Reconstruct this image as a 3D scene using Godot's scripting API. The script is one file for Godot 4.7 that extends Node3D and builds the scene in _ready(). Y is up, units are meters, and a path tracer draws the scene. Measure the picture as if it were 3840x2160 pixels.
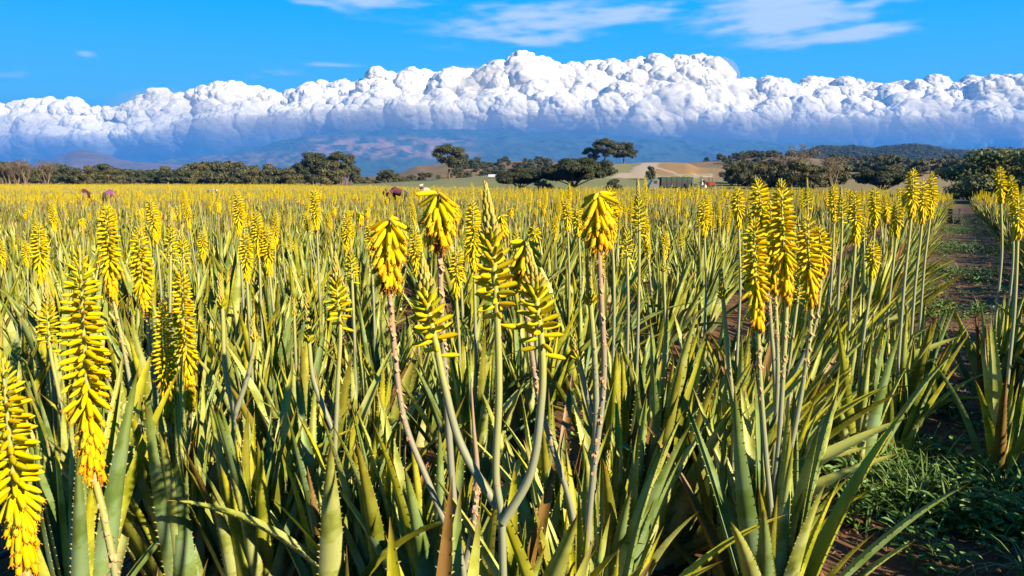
extends Node3D
# An aloe field in flower under a bank of cumulus: camera, sky and sun first, then the land, then plants, trees, people and machines.

const F := 2800.0            # focal length in pixels of the 3840 x 2160 photograph
const HORIZON := 678.0       # row of the true horizon in the photograph
const EYE := 1.25            # camera height in metres
const K := 3840.0 / 2576.0   # the hero stalks were measured on a 2576 pixel wide view
var pitch := atan((1080.0 - HORIZON) / F)
var rng := RandomNumberGenerator.new()
var names := {}
var M := {}                  # materials
var leaf_meshes := []        # [palette][shape]
var far_leaf_meshes := []
var floret := {}             # kind -> [fine, middle, coarse] meshes
var bract_mesh: ArrayMesh
var row_dir := Vector3(sin(deg_to_rad(30.8)), 0, -cos(deg_to_rad(30.8)))
var row_side := Vector3(-cos(deg_to_rad(30.8)), 0, -sin(deg_to_rad(30.8)))
var n_soil := FastNoiseLite.new()
var n_big := FastNoiseLite.new()
var n_ridge := FastNoiseLite.new()

# ---------------------------------------------------------------- naming
func numbered(called: String) -> String:
	var k: int = names.get(called, 0)
	names[called] = k + 1
	return called if k == 0 else "%s_%03d" % [called, k]

func thing(called: String, label: String, category: String, at := Vector3.ZERO, group := "") -> Node3D:
	var o := Node3D.new()
	o.name = numbered(called)
	add_child(o)
	o.position = at
	tag(o, label, category, group)
	return o

func tag(o: Node, label: String, category: String, group := "") -> void:
	o.set_meta("label", label)
	o.set_meta("category", category)
	if group != "":
		o.set_meta("group", group)

func part(called: String, mesh: Mesh, material: Material, parent: Node3D, t := Transform3D()) -> MeshInstance3D:
	var o := MeshInstance3D.new()
	o.name = called
	o.mesh = mesh
	o.material_override = material
	o.transform = t
	parent.add_child(o, true)
	return o

func setting(called: String, mesh: Mesh, material: Material) -> MeshInstance3D:
	var o := MeshInstance3D.new()
	o.name = numbered(called)
	o.mesh = mesh
	o.material_override = material
	o.set_meta("kind", "structure")
	add_child(o)
	return o

func copy(o: Node3D, called := "") -> Node3D:
	var c: Node3D = o.duplicate()
	c.name = numbered(called if called != "" else base_name(o.name))
	add_child(c)
	return c

func base_name(s: String) -> String:
	var cut := s.length() - 4
	if cut > 0 and s[cut] == "_" and s.substr(cut + 1).is_valid_int():
		return s.substr(0, cut)
	return s

# ---------------------------------------------------------------- pixels to places
func ray(u: float, v: float) -> Vector3:
	return (Vector3((u - 1920.0) / F, -(v - 1080.0) / F, -1.0)).rotated(Vector3.RIGHT, -pitch)

func at(u: float, v: float, depth: float) -> Vector3:
	var r := ray(u, v)
	return Vector3(0, EYE, 0) + r * (depth / -r.z)

func px(p: Vector3) -> Vector2:          # where a place shows in the photograph
	var q := (p - Vector3(0, EYE, 0)).rotated(Vector3.RIGHT, pitch)
	return Vector2(1920.0 + F * q.x / -q.z, 1080.0 - F * q.y / -q.z)

func profile(a: Array, u: float) -> float:
	if u <= a[0][0]:
		return a[0][1]
	for i in range(1, a.size()):
		if u <= a[i][0]:
			var t: float = (u - a[i - 1][0]) / (a[i][0] - a[i - 1][0])
			return lerpf(a[i - 1][1], a[i][1], t * t * (3.0 - 2.0 * t))
	return a[a.size() - 1][1]

func ss(a: float, b: float, x: float) -> float:
	return smoothstep(a, b, x)

# ---------------------------------------------------------------- shapes
func grid_mesh(pos: PackedVector3Array, col: PackedColorArray, nu: int, nv: int) -> ArrayMesh:
	# nu columns by nv rows of points, joined into one smooth sheet
	var nor := PackedVector3Array()
	nor.resize(pos.size())
	for j in nv:
		for i in nu:
			var a := pos[j * nu + mini(i + 1, nu - 1)] - pos[j * nu + maxi(i - 1, 0)]
			var b := pos[mini(j + 1, nv - 1) * nu + i] - pos[maxi(j - 1, 0) * nu + i]
			var n := a.cross(b)
			if n.y < 0.0:
				n = -n
			nor[j * nu + i] = n.normalized()
	var idx := PackedInt32Array()
	for j in nv - 1:
		for i in nu - 1:
			var a := j * nu + i
			idx.append_array([a, a + nu, a + 1, a + 1, a + nu, a + nu + 1])
	return arrays(pos, nor, col, idx)

func arrays(pos: PackedVector3Array, nor: PackedVector3Array, col: PackedColorArray, idx: PackedInt32Array) -> ArrayMesh:
	var a := []
	a.resize(Mesh.ARRAY_MAX)
	a[Mesh.ARRAY_VERTEX] = pos
	a[Mesh.ARRAY_NORMAL] = nor
	if col.size():
		a[Mesh.ARRAY_COLOR] = col
	if idx.size():
		a[Mesh.ARRAY_INDEX] = idx
	var m := ArrayMesh.new()
	m.add_surface_from_arrays(Mesh.PRIMITIVE_TRIANGLES, a)
	return m

func tube(path: PackedVector3Array, radii: PackedFloat32Array, cols: PackedColorArray, sides: int, cap := true, groove := 1.0) -> ArrayMesh:
	var pos := PackedVector3Array()
	var nor := PackedVector3Array()
	var col := PackedColorArray()
	var idx := PackedInt32Array()
	var n := path.size()
	var side := Vector3.ZERO
	for i in n:
		var t := (path[mini(i + 1, n - 1)] - path[maxi(i - 1, 0)]).normalized()
		if i == 0:
			side = t.cross(Vector3(0.31, 0.2, 0.93)).normalized()
		side = (side - t * side.dot(t)).normalized()
		var up := t.cross(side)
		for k in sides:
			var a := TAU * k / sides
			var d := side * cos(a) + up * sin(a)
			pos.append(path[i] + d * radii[i] * (groove if k % 2 == 1 else 1.0))
			nor.append(d)
			col.append(cols[i])
	for i in n - 1:
		for k in sides:
			var a := i * sides + k
			var b := i * sides + (k + 1) % sides
			idx.append_array([a, a + sides, b, b, a + sides, b + sides])
	if cap:
		for e in [0, n - 1]:
			var c := pos.size()
			pos.append(path[e])
			nor.append((path[e] - path[1 if e == 0 else n - 2]).normalized())
			col.append(cols[e])
			for k in sides:
				var a: int = e * sides + k
				var b: int = e * sides + (k + 1) % sides
				idx.append_array([c, a, b] if e == 0 else [c, b, a])
	return arrays(pos, nor, col, idx)

func simple_tube(path: PackedVector3Array, r0: float, r1: float, c: Color, sides: int) -> ArrayMesh:
	var radii := PackedFloat32Array()
	var cols := PackedColorArray()
	for i in path.size():
		radii.append(lerpf(r0, r1, float(i) / (path.size() - 1)))
		cols.append(c)
	return tube(path, radii, cols, sides)

func smooth_path(points: Array, steps: int) -> PackedVector3Array:
	var c := Curve3D.new()
	c.bake_interval = 0.004
	for i in points.size():
		var a: Vector3 = points[maxi(i - 1, 0)]
		var b: Vector3 = points[mini(i + 1, points.size() - 1)]
		var here: Vector3 = points[i]
		var t := (b - a).normalized()
		var l0 := (here - a).length() / 3.0
		var l1 := (b - here).length() / 3.0
		c.add_point(here, -t * l0, t * l1)
	var out := PackedVector3Array()
	var l := c.get_baked_length()
	for i in steps + 1:
		out.append(c.sample_baked(l * i / steps, true))
	return out

func join(list: Array) -> ArrayMesh:      # list of [mesh, transform]
	var st := SurfaceTool.new()
	st.begin(Mesh.PRIMITIVE_TRIANGLES)
	for e in list:
		st.append_from(e[0], 0, e[1])
	return st.commit()

func box(size: Vector3, bevel := 0.0) -> ArrayMesh:
	# a box with chamfered edges, standing on y = 0
	var b := minf(bevel, minf(size.x, minf(size.y, size.z)) * 0.45)
	var h := size * 0.5
	var st := SurfaceTool.new()
	st.begin(Mesh.PRIMITIVE_TRIANGLES)
	st.set_smooth_group(-1)
	st.set_color(Color.WHITE)
	var pts := PackedVector3Array()
	for sx in [-1.0, 1.0]:
		for sy in [-1.0, 1.0]:
			for sz in [-1.0, 1.0]:
				for ax in 3:
					var p := Vector3(sx * (h.x - b), sy * (h.y - b), sz * (h.z - b))
					p[ax] = [sx, sy, sz][ax] * h[ax]
					pts.append(p + Vector3(0, h.y, 0))
	var id := func(sx: int, sy: int, sz: int, ax: int) -> int:
		return ((sx * 2 + sy) * 2 + sz) * 3 + ax
	var centre := Vector3(0, h.y, 0)
	var faces := []
	for ax in 3:
		var o := [(ax + 1) % 3, (ax + 2) % 3]
		for s in 2:
			var quad := []
			for c in [[0, 0], [1, 0], [1, 1], [0, 1]]:
				var k := [0, 0, 0]
				k[ax] = s
				k[o[0]] = c[0]
				k[o[1]] = c[1]
				quad.append(id.call(k[0], k[1], k[2], ax))
			faces.append(quad)
	if b > 0.0:
		for ax in 3:
			var o := [(ax + 1) % 3, (ax + 2) % 3]
			for c in [[0, 0], [1, 0], [1, 1], [0, 1]]:
				var k0 := [0, 0, 0]
				var k1 := [0, 0, 0]
				k1[ax] = 1
				for k in [k0, k1]:
					k[o[0]] = c[0]
					k[o[1]] = c[1]
				faces.append([id.call(k0[0], k0[1], k0[2], o[0]), id.call(k1[0], k1[1], k1[2], o[0]), id.call(k1[0], k1[1], k1[2], o[1]), id.call(k0[0], k0[1], k0[2], o[1])])
		for sx in 2:
			for sy in 2:
				for sz in 2:
					faces.append([id.call(sx, sy, sz, 0), id.call(sx, sy, sz, 1), id.call(sx, sy, sz, 2)])
	for f in faces:
		var p0: Vector3 = pts[f[0]]
		var n := (pts[f[1]] - p0).cross(pts[f[2]] - p0)
		var order: Array = f.duplicate()
		if n.dot(p0 - centre) > 0.0:
			order.reverse()
		for k in range(1, order.size() - 1):
			for q in [order[0], order[k], order[k + 1]]:
				st.add_vertex(pts[q])
	st.generate_normals()
	return st.commit()

func cylinder(r: float, l: float, sides: int) -> ArrayMesh:   # lying along x, centred
	return simple_tube(PackedVector3Array([Vector3(-l / 2, 0, 0), Vector3(l / 2, 0, 0)]), r, r, Color.WHITE, sides)

# ---------------------------------------------------------------- materials
func mottle(size: int, freq: float, seed_: int, ramp: Array, stretch := 1.0, soft := 1.0, specks := 0) -> ImageTexture:
	# colour noise: ramp is a list of [position, linear colour]
	var n := FastNoiseLite.new()
	n.seed = seed_
	n.frequency = freq
	n.fractal_octaves = 5
	n.noise_type = FastNoiseLite.TYPE_SIMPLEX_SMOOTH
	var g := n.get_seamless_image(size, int(size * stretch), false, false, 0.2, true)
	if stretch != 1.0:
		g.resize(size, size, Image.INTERPOLATE_CUBIC)
	var im := Image.create(size, size, true, Image.FORMAT_RGB8)
	var r := RandomNumberGenerator.new()
	r.seed = seed_
	for y in size:
		for x in size:
			var v: float = clampf((g.get_pixel(x, y).r - 0.5) * soft + 0.5, 0, 1) + r.randf_range(-0.03, 0.03)
			var c: Color = ramp[0][1]
			for i in range(1, ramp.size()):
				if v > ramp[i - 1][0]:
					c = (ramp[i - 1][1] as Color).lerp(ramp[i][1], clampf((v - ramp[i - 1][0]) / (ramp[i][0] - ramp[i - 1][0]), 0, 1))
			im.set_pixel(x, y, c.linear_to_srgb())
	# small dark spots and brown scars
	for i in specks:
		var p := Vector2i(r.randi_range(3, size - 6), r.randi_range(3, size - 6))
		var c := Color(0.30, 0.22, 0.10) if i % 3 else Color(0.42, 0.26, 0.12)
		for k in r.randi_range(1, 5):
			im.set_pixel(p.x + r.randi_range(-1, 1), p.y + r.randi_range(-2, 2), c.linear_to_srgb())
	im.generate_mipmaps()
	return ImageTexture.create_from_image(im)

func mat(c: Color, rough := 0.8, vertex := false, tex: Texture2D = null, scale := 1.0, world := false) -> StandardMaterial3D:
	var m := StandardMaterial3D.new()
	m.albedo_color = c.linear_to_srgb()
	m.roughness = rough
	m.vertex_color_use_as_albedo = vertex
	m.cull_mode = BaseMaterial3D.CULL_DISABLED
	if tex:
		m.albedo_texture = tex
		m.uv1_triplanar = true
		m.uv1_world_triplanar = world
		m.uv1_scale = Vector3.ONE * scale
	return m

# ---------------------------------------------------------------- sky: air and thin high cloud, computed as a panorama
func sky_panorama() -> Image:
	# clear air all round; thin high cloud is drawn once on a strip of 90 degrees and laid four times round, mirrored so that its ends meet
	var per := 4096.0 / 360.0
	var sw := 1024
	var sh := 288                     # rows, 0 is 25.3 degrees up, the last is the horizon
	var n_wisp := FastNoiseLite.new()
	n_wisp.seed = 9
	n_wisp.frequency = 0.012
	n_wisp.fractal_octaves = 4
	var strip := Image.create(sw, sh, false, Image.FORMAT_RGBF)
	for y in sh:
		var el := (sh - y) / per
		var clear := air(el)
		for x in sw:
			strip.set_pixel(x, y, high_cloud(clear, (x / float(sw) - 0.5) * 90.0, el, n_wisp))
	var back := strip.duplicate()
	back.flip_x()
	var im := Image.create(4096, 2048, false, Image.FORMAT_RGBF)
	for y in 1024 - sh:
		var c := air((1024 - y) / per)
		im.fill_rect(Rect2i(0, y, 4096, 1), c)
	im.fill_rect(Rect2i(0, 1024, 4096, 1024), Color(0.20, 0.18, 0.10))
	# the panorama's middle column looks along -Z
	im.blit_rect(strip, Rect2i(0, 0, sw, sh), Vector2i(1536, 1024 - sh))
	im.blit_rect(back, Rect2i(0, 0, sw, sh), Vector2i(2560, 1024 - sh))
	im.blit_rect(back, Rect2i(0, 0, sw, sh), Vector2i(512, 1024 - sh))
	im.blit_rect(strip, Rect2i(0, 0, sw / 2, sh), Vector2i(3584, 1024 - sh))
	im.blit_rect(strip, Rect2i(sw / 2, 0, sw / 2, sh), Vector2i(0, 1024 - sh))
	return im

func air(el: float) -> Color:
	var a := Color(0.11, 0.56, 0.98)
	var b := Color(0.0, 0.45, 1.03)
	var z := Color(0.004, 0.11, 0.38)
	if el < 6.0:
		return Color(0.10, 0.22, 0.50).lerp(a, ss(1.5, 6.0, el))
	if el < 14.0:
		return a.lerp(b, ss(4.0, 14.0, el))
	return b.lerp(z, pow(clampf((el - 14.0) / 60.0, 0, 1), 0.6))

func high_cloud(c: Color, az: float, el: float, n: FastNoiseLite) -> Color:
	# [azimuth, elevation, half width, half height, slope, strength]
	var w := 0.0
	for b in [[-9.5, 13.0, 5.0, 0.9, 0.05, 0.75], [-14.0, 12.4, 2.6, 0.35, -0.1, 0.6], [1.5, 11.6, 6.5, 1.3, 0.06, 0.75], [8.0, 11.9, 4.5, 0.6, 0.04, 0.9], [2.0, 10.3, 3.5, 0.5, 0.0, 0.75], [-3.0, 8.0, 3.5, 0.5, 0.08, 0.5], [19.0, 11.3, 5.5, 1.7, -0.04, 0.95], [23.0, 9.8, 4.5, 0.5, 0.08, 0.9], [18.0, 12.6, 3.5, 0.35, 0.05, 0.75], [24.0, 11.6, 3.5, 0.5, 0.08, 0.7], [-29.0, 8.2, 0.8, 0.22, 0.0, 0.9], [-33.0, 6.6, 1.4, 0.35, 0.1, 0.5], [-17.0, 7.6, 2.2, 0.3, 0.1, 0.45], [-13.0, 8.3, 2.4, 0.18, 0.0, 0.55], [40.0, 13.0, 5.0, 0.8, 0.05, 0.6]]:
		var dx: float = (az - b[0]) / b[2]
		var dy: float = (el - b[1] - b[4] * (az - b[0])) / b[3]
		var d := dx * dx + dy * dy
		if d < 4.0:
			w = maxf(w, exp(-d * 0.9) * b[5])
	if w < 0.02:
		return c
	var f := n.get_noise_2d(az * 9.0 + el * 20.0, el * 75.0 - az * 5.0) * 0.6 + n.get_noise_2d(az * 30.0, el * 120.0) * 0.35
	var a := ss(0.12, 0.85, w + f * 0.75) * minf(1.0, w * 2.5)
	return c.lerp(Color(0.74, 0.84, 0.98), a * 0.72)

# ---------------------------------------------------------------- land
var R1 := [[-900, 688], [1250, 690], [1400, 688], [1560, 678], [1700, 669], [1870, 656], [2000, 640], [2100, 626], [2220, 621], [2350, 617], [2400, 613], [2490, 612], [2560, 614], [2620, 630], [2700, 635], [2900, 641], [3200, 648], [3600, 656], [4700, 666]]
var R2 := [[-900, 684], [1250, 684], [1480, 655], [1590, 626], [1690, 614], [1775, 606], [1835, 630], [1895, 612], [1960, 607], [2050, 608], [2130, 613], [2250, 626], [2450, 624], [2600, 611], [2690, 606], [2830, 594], [2960, 590], [3100, 604], [3300, 606], [3500, 604], [3800, 600], [4700, 606]]
var R3 := [[1300, 690], [2500, 660], [2860, 628], [2990, 580], [3060, 559], [3130, 563], [3180, 559], [3250, 570], [3300, 561], [3400, 554], [3470, 559], [3520, 575], [3700, 578], [4000, 586], [4700, 600]]
var CONE := [[-300, 640], [60, 628], [190, 618], [250, 590], [300, 569], [330, 566], [375, 569], [420, 584], [480, 601], [540, 611], [700, 618], [1100, 630], [1600, 640]]
var PEAK := [[-900, 650], [0, 628], [300, 624], [560, 613], [700, 602], [850, 583], [960, 564], [1080, 534], [1200, 514], [1350, 502], [1500, 496], [1700, 495], [1900, 500], [2100, 508], [2400, 520], [2700, 532], [3000, 545], [3400, 556], [3840, 562], [4700, 570]]
var FIELD_END := [[-2000, 205], [1050, 200], [1350, 150], [1600, 112], [2300, 110], [2800, 98], [3300, 84], [3900, 68], [5200, 60]]

func crest_height(a: Array, u: float, f: float) -> float:
	return EYE + (HORIZON - profile(a, u)) / F * f

func ground_height(x: float, z: float) -> float:
	var d := Vector2(x, z).length()
	var f := -z
	var h := -0.6 * ss(15.0, 60.0, d)
	if f > 60.0:
		var u := 1920.0 + F * x / f
		if f <= 250.0:
			h = lerpf(h, crest_height(R1, u, 250.0), ss(profile(FIELD_END, u) * 0.9, 250.0, f))
		else:
			h = crest_height(R1, u, 250.0)
			h = lerpf(h, h * 0.3 - 2.0, ss(250.0, 330.0, f))
			var top := crest_height(R2, u, 450.0) + n_big.get_noise_2d(x * 0.6, z * 0.6) * 1.6
			h = lerpf(h, top, ss(330.0, 450.0, f))
			h = lerpf(h, -3.0, ss(450.0, 640.0, f))
	elif d < 15.0:
		# soil between the rows: a shallow walkway and lumps
		var side := x * row_side.x + z * row_side.z
		var bed := 0.5 - 0.5 * cos(TAU * (side - 0.0) / 1.23)
		h += 0.035 * bed * ss(14.0, 6.0, d)
		h += n_soil.get_noise_2d(x * 9.0, z * 9.0) * 0.040 + n_soil.get_noise_2d(x * 45.0, z * 45.0) * 0.022
	return h

func ground_color(x: float, z: float, y: float) -> Color:
	var f := -z
	var n := n_big.get_noise_2d(x * 3.0, z * 3.0)
	var soil := Color(0.079, 0.031, 0.013).lerp(Color(0.127, 0.062, 0.029), clampf(n_soil.get_noise_2d(x * 14.0, z * 14.0) * 0.9 + 0.4, 0, 1))
	if f < 55.0:
		return soil
	var p := px(Vector3(x, y, z))
	var u := p.x
	var v := p.y
	var end: float = profile(FIELD_END, u)
	if f < end:
		return soil.lerp(Color(0.116, 0.106, 0.026), 0.6)
	var c := Color(0.114, 0.129, 0.034).lerp(Color(0.143, 0.143, 0.045), clampf(n * 1.2 + 0.5, 0, 1))
	if f > 256.0:
		# dry scrub hills: red-brown soil, straw and low green
		c = Color(0.143, 0.082, 0.045).lerp(Color(0.079, 0.074, 0.029), clampf(n_big.get_noise_2d(x * 2.0 + 90.0, z * 2.0) * 2.2 + 0.4, 0, 1))
		c = c.lerp(Color(0.180, 0.100, 0.063), clampf(n * 1.5, 0, 1))
		return c
	if u < 1330.0:
		return c.lerp(Color(0.106, 0.084, 0.032), 0.6)
	var w := n_big.get_noise_2d(x * 8.0, z * 8.0) * 7.0 + n_big.get_noise_2d(x * 22.0, z * 22.0) * 4.0
	if u > 2440.0:
		var straw := Color(0.223, 0.129, 0.029).lerp(Color(0.191, 0.116, 0.045), clampf(n + 0.5, 0, 1))
		if u + w < 2650.0:
			if v + w * 0.4 < 655.0:
				c = straw
		elif v + w * 0.3 < 676.0:
			c = Color(0.186, 0.120, 0.050).lerp(Color(0.143, 0.106, 0.042), clampf(n * 2.0 + 0.4, 0, 1))
		if u > 2900.0:
			c = c.lerp(Color(0.180, 0.111, 0.048), 0.5 * ss(2900.0, 3100.0, u))
	elif u > 2240.0 and v < 662.0:
		c = c.lerp(Color(0.180, 0.154, 0.053), 0.55)
	var edge := v + w * 0.35
	# bare pale track that comes over the crest and fans out downhill, with a branch to one side
	var mid := 2440.0 - (edge - 612.0) * 1.15
	var half := 46.0 - absf(edge - 632.0) * 0.75 + maxf(0.0, edge - 645.0) * 3.0
	if edge > 610.0 and edge < 668.0 and absf(u + w - mid + (20.0 if edge > 650.0 else 0.0)) < half:
		c = Color(0.307, 0.249, 0.196)
	var arm := 622.0 + (u - 2440.0) * 0.30
	if u > 2430.0 and u < 2535.0 and absf(edge - arm) < 4.0:
		c = Color(0.297, 0.238, 0.186)
	if edge > 652.0 and edge < 666.0 and u > 2340.0 and u < 2670.0:
		c = c.lerp(Color(0.318, 0.254, 0.180), 0.75 if w > -1.0 else 0.15)
	return c

func build_land() -> void:
	n_soil.seed = 3
	n_soil.frequency = 0.09
	n_soil.fractal_octaves = 3
	n_big.seed = 8
	n_big.frequency = 0.02
	n_big.fractal_octaves = 4
	n_ridge.seed = 12
	n_ridge.frequency = 0.0011
	n_ridge.fractal_type = FastNoiseLite.FRACTAL_RIDGED
	n_ridge.fractal_octaves = 5
	# polar sheet of ground round the viewer, finer in front
	var angles := PackedFloat32Array()
	var a := -PI
	while a < PI:
		angles.append(a)
		a += deg_to_rad(0.2 if absf(a) < deg_to_rad(44.0) else 3.0)
	angles.append(PI)
	var radii := PackedFloat32Array([0.02])
	var r := 0.35
	while r < 12500.0:
		radii.append(r)
		r *= 1.022 if r < 16.0 else (1.06 if r < 90.0 else (1.014 if r < 270.0 else (1.02 if r < 700.0 else 1.25)))
	var nu := angles.size()
	var nv := radii.size()
	var pos := PackedVector3Array()
	var col := PackedColorArray()
	for j in nv:
		for i in nu:
			var x := sin(angles[i]) * radii[j]
			var z := -cos(angles[i]) * radii[j]
			var y := ground_height(x, z)
			if radii[j] > 640.0:
				y = -3.0
			pos.append(Vector3(x, y, z))
			col.append(ground_color(x, z, y))
	var g := setting("ground", grid_mesh(pos, col, nu, nv), M.soil)
	g.set_meta("label", "red brown field soil running out to dry meadows and scrub hills")
	far_hill("hill", R3, 1700.0, 1000.0, 2600.0, 4800.0, 1.0, func(x: float, _y: float, z: float) -> Color:
		var n := n_big.get_noise_2d(x * 0.9, z * 0.9)
		return Color(0.040, 0.060, 0.024).lerp(Color(0.16, 0.12, 0.065), clampf(n * 3.2 - 0.15, 0, 1)), 7.0)
	far_hill("volcano_cone", CONE, 6200.0, 4300.0, -400.0, 1700.0, 4.0, func(x: float, _y: float, z: float) -> Color:
		return Color(0.115, 0.068, 0.058).lerp(Color(0.055, 0.050, 0.042), clampf(n_ridge.get_noise_2d(x * 2.0, z * 2.0) * 1.3, 0, 1)), 16.0)
	far_hill("mountain", PEAK, 9000.0, 4600.0, -1000.0, 4900.0, 4.0, func(x: float, y: float, z: float) -> Color:
		var p := px(Vector3(x, y, z))
		var n := n_ridge.get_noise_2d(x * 2.6, z * 1.1 + 300.0)
		var k := ss(0.12, 0.42, n) * ss(1090.0, 1230.0, p.x) * ss(1830.0, 1700.0, p.x) * ss(505.0, 528.0, p.y) * ss(606.0, 575.0, p.y)
		k = maxf(k, 0.6 * ss(0.30, 0.5, n) * ss(520.0, 700.0, p.x) * ss(1250.0, 1100.0, p.x) * ss(560.0, 585.0, p.y))
		return Color(0.022, 0.048, 0.050).lerp(Color(0.17, 0.115, 0.10), k), 60.0)

func far_hill(called: String, a: Array, f1: float, f0: float, u0: float, u1: float, step: float, colour: Callable, rough: float) -> void:
	var nu := int((u1 - u0) / step / 2.0) + 1
	var rows := 46
	var pos := PackedVector3Array()
	var col := PackedColorArray()
	for j in rows + 6:
		var t := j / float(rows)
		var f := lerpf(f0, f1, t)
		for i in nu:
			var u := lerpf(u0, u1, float(i) / (nu - 1))
			var top := crest_height(a, u, f1)
			var x := (u - 1920.0) / F * f
			var h: float
			if t <= 1.0:
				h = lerpf(-4.0, top, pow(ss(0.0, 1.0, t), 0.9) * 0.6 + 0.4 * t)
			else:
				h = lerpf(top, -4.0, ss(1.0, 1.13, t) * 0.9)
			var n: float = (n_ridge.get_noise_2d(x * 9000.0 / f1, -f * 9000.0 / f1) - 0.25) * rough
			h += n * ss(0.0, 0.3, t) * ss(1.08, 0.86, t)
			h = maxf(h, -4.5)
			pos.append(Vector3(x, h, -f))
			col.append(colour.call(x, h, -f))
	setting(called, grid_mesh(pos, col, nu, rows + 6), M.hill)

# ---------------------------------------------------------------- aloe
func leaf_mesh(l: float, w: float, a0: float, bend: float, twist: float, pal: Array, r: RandomNumberGenerator, segs: int, ring: int, teeth: bool) -> ArrayMesh:
	# grows from the origin along +Y and leans out towards +Z; hollow inner face, rounded back, toothed margins
	var st := SurfaceTool.new()
	st.begin(Mesh.PRIMITIVE_TRIANGLES)
	var sect := [[-1.0, 0.30], [-0.5, 0.06], [0.0, 0.0], [0.5, 0.06], [1.0, 0.30], [0.62, -0.22], [0.0, -0.40], [-0.62, -0.22]]
	if ring == 4:
		sect = [[-1.0, 0.30], [0.0, 0.0], [1.0, 0.30], [0.0, -0.36]]
	var n := sect.size()
	var inner := 4 if ring == 8 else 2
	var rows := []
	var cols := []
	var p := Vector3.ZERO
	var frames := []
	for i in segs + 1:
		var t := float(i) / segs
		var ang := a0 + bend * pow(t, 1.7)
		var along := Vector3(0, cos(ang), sin(ang))
		var face := Vector3(0, sin(ang), -cos(ang))
		var tw := twist * t
		var sidev := Vector3.RIGHT * cos(tw) + face * sin(tw)
		var up := face * cos(tw) - Vector3.RIGHT * sin(tw)
		if i > 0:
			p += along * (l / segs)
		var hw := w * 0.5 * (pow(1.0 - t, 0.72) * (0.93 + 0.12 * sin(t * PI * 0.9)) + 0.012)
		var row := []
		for s in sect:
			row.append(p + sidev * (s[0] * hw) + up * (s[1] * hw * lerpf(1.0, 1.5, t)))
		rows.append(row)
		frames.append([p, sidev, up, hw, along])
		var c: Color = (pal[0] as Color).lerp(pal[1], ss(0.0, 0.35, t)).lerp(pal[2], ss(0.5, 0.95, t))
		if t > (0.90 if pal[1].g < 0.12 else 0.93):
			c = Color(0.15, 0.08, 0.035)
		cols.append(c)
	for i in segs:
		for k in n:
			var k2 := (k + 1) % n
			st.set_smooth_group(1 if k < inner else 2)
			for q in [[i, k], [i + 1, k], [i, k2], [i, k2], [i + 1, k], [i + 1, k2]]:
				var c: Color = cols[q[0]]
				st.set_color(c)
				st.add_vertex(rows[q[0]][q[1]])
	if teeth:
		var count := int(l / 0.024)
		for sgn: float in [-1.0, 1.0]:
			for i in count:
				var t := (i + 0.6 + r.randf_range(-0.25, 0.25)) / count * 0.93
				var fi := clampf(t * segs, 0.0, segs - 0.001)
				var a: Array = frames[int(fi)]
				var b: Array = frames[int(fi) + 1]
				var m := fi - int(fi)
				var sv: Vector3 = a[1]
				var up: Vector3 = a[2]
				var al: Vector3 = a[4]
				var q: Vector3 = (a[0] as Vector3).lerp(b[0], m) + sv * (sgn * lerpf(a[3], b[3], m)) + up * (0.3 * lerpf(a[3], b[3], m))
				var z := lerpf(0.0052, 0.003, t)
				st.set_smooth_group(-1)
				st.set_color(Color(0.42, 0.35, 0.15))
				var tip := q + sv * sgn * z + al * z * 0.5
				var p0 := q - al * z * 0.55 - sv * sgn * 0.001
				var p1 := q + al * z * 0.55 - sv * sgn * 0.001
				for d in [up * 0.0012, -up * 0.0012]:
					st.add_vertex(p0 + d)
					st.add_vertex(tip)
					st.add_vertex(p1 + d)
	st.generate_normals()
	return st.commit()

func floret_mesh(l: float, rad: float, bend: float, c0: Color, c1: Color, c2: Color, open: bool, sides: int, rings: int) -> ArrayMesh:
	var path := PackedVector3Array()
	var radii := PackedFloat32Array()
	var cols := PackedColorArray()
	var prof := [[0.0, 0.30], [0.07, 0.42], [0.16, 0.85], [0.45, 1.0], [0.75, 0.95], [0.93, 0.68], [1.0, 0.22]]
	if open:
		prof = [[0.0, 0.30], [0.07, 0.42], [0.16, 0.9], [0.5, 1.0], [0.78, 0.88], [0.92, 0.98], [1.0, 0.9], [1.1, 0.15]]
	for i in rings + 1:
		var t: float = float(i) / rings * prof[prof.size() - 1][0]
		var rr := 0.2
		for k in range(1, prof.size()):
			if t <= prof[k][0] + 0.0001:
				rr = lerpf(prof[k - 1][1], prof[k][1], (t - prof[k - 1][0]) / (prof[k][0] - prof[k - 1][0]))
				break
		path.append(Vector3(0, t * l, -bend * t * t * l))
		radii.append(rr * rad)
		cols.append(c0.lerp(c1, ss(0.0, 0.25, t)).lerp(c2, ss(0.72, 1.0, t)))
	return tube(path, radii, cols, sides)

func with_stamens(m: ArrayMesh, l: float, rad: float, bend: float) -> ArrayMesh:
	# thin orange stamens that stand out of an open floret
	var list := [[m, Transform3D()]]
	for i in 4:
		var a := TAU * i / 4.0
		var p := Vector3(cos(a) * rad * 0.45, l * 0.98, sin(a) * rad * 0.45 - bend * l)
		list.append([simple_tube(PackedVector3Array([p, p + Vector3(cos(a) * rad * 0.5, l * 0.16, sin(a) * rad * 0.5)]), 0.0006, 0.0008, Color(0.42, 0.20, 0.02), 3), Transform3D()])
	return join(list)

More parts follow.
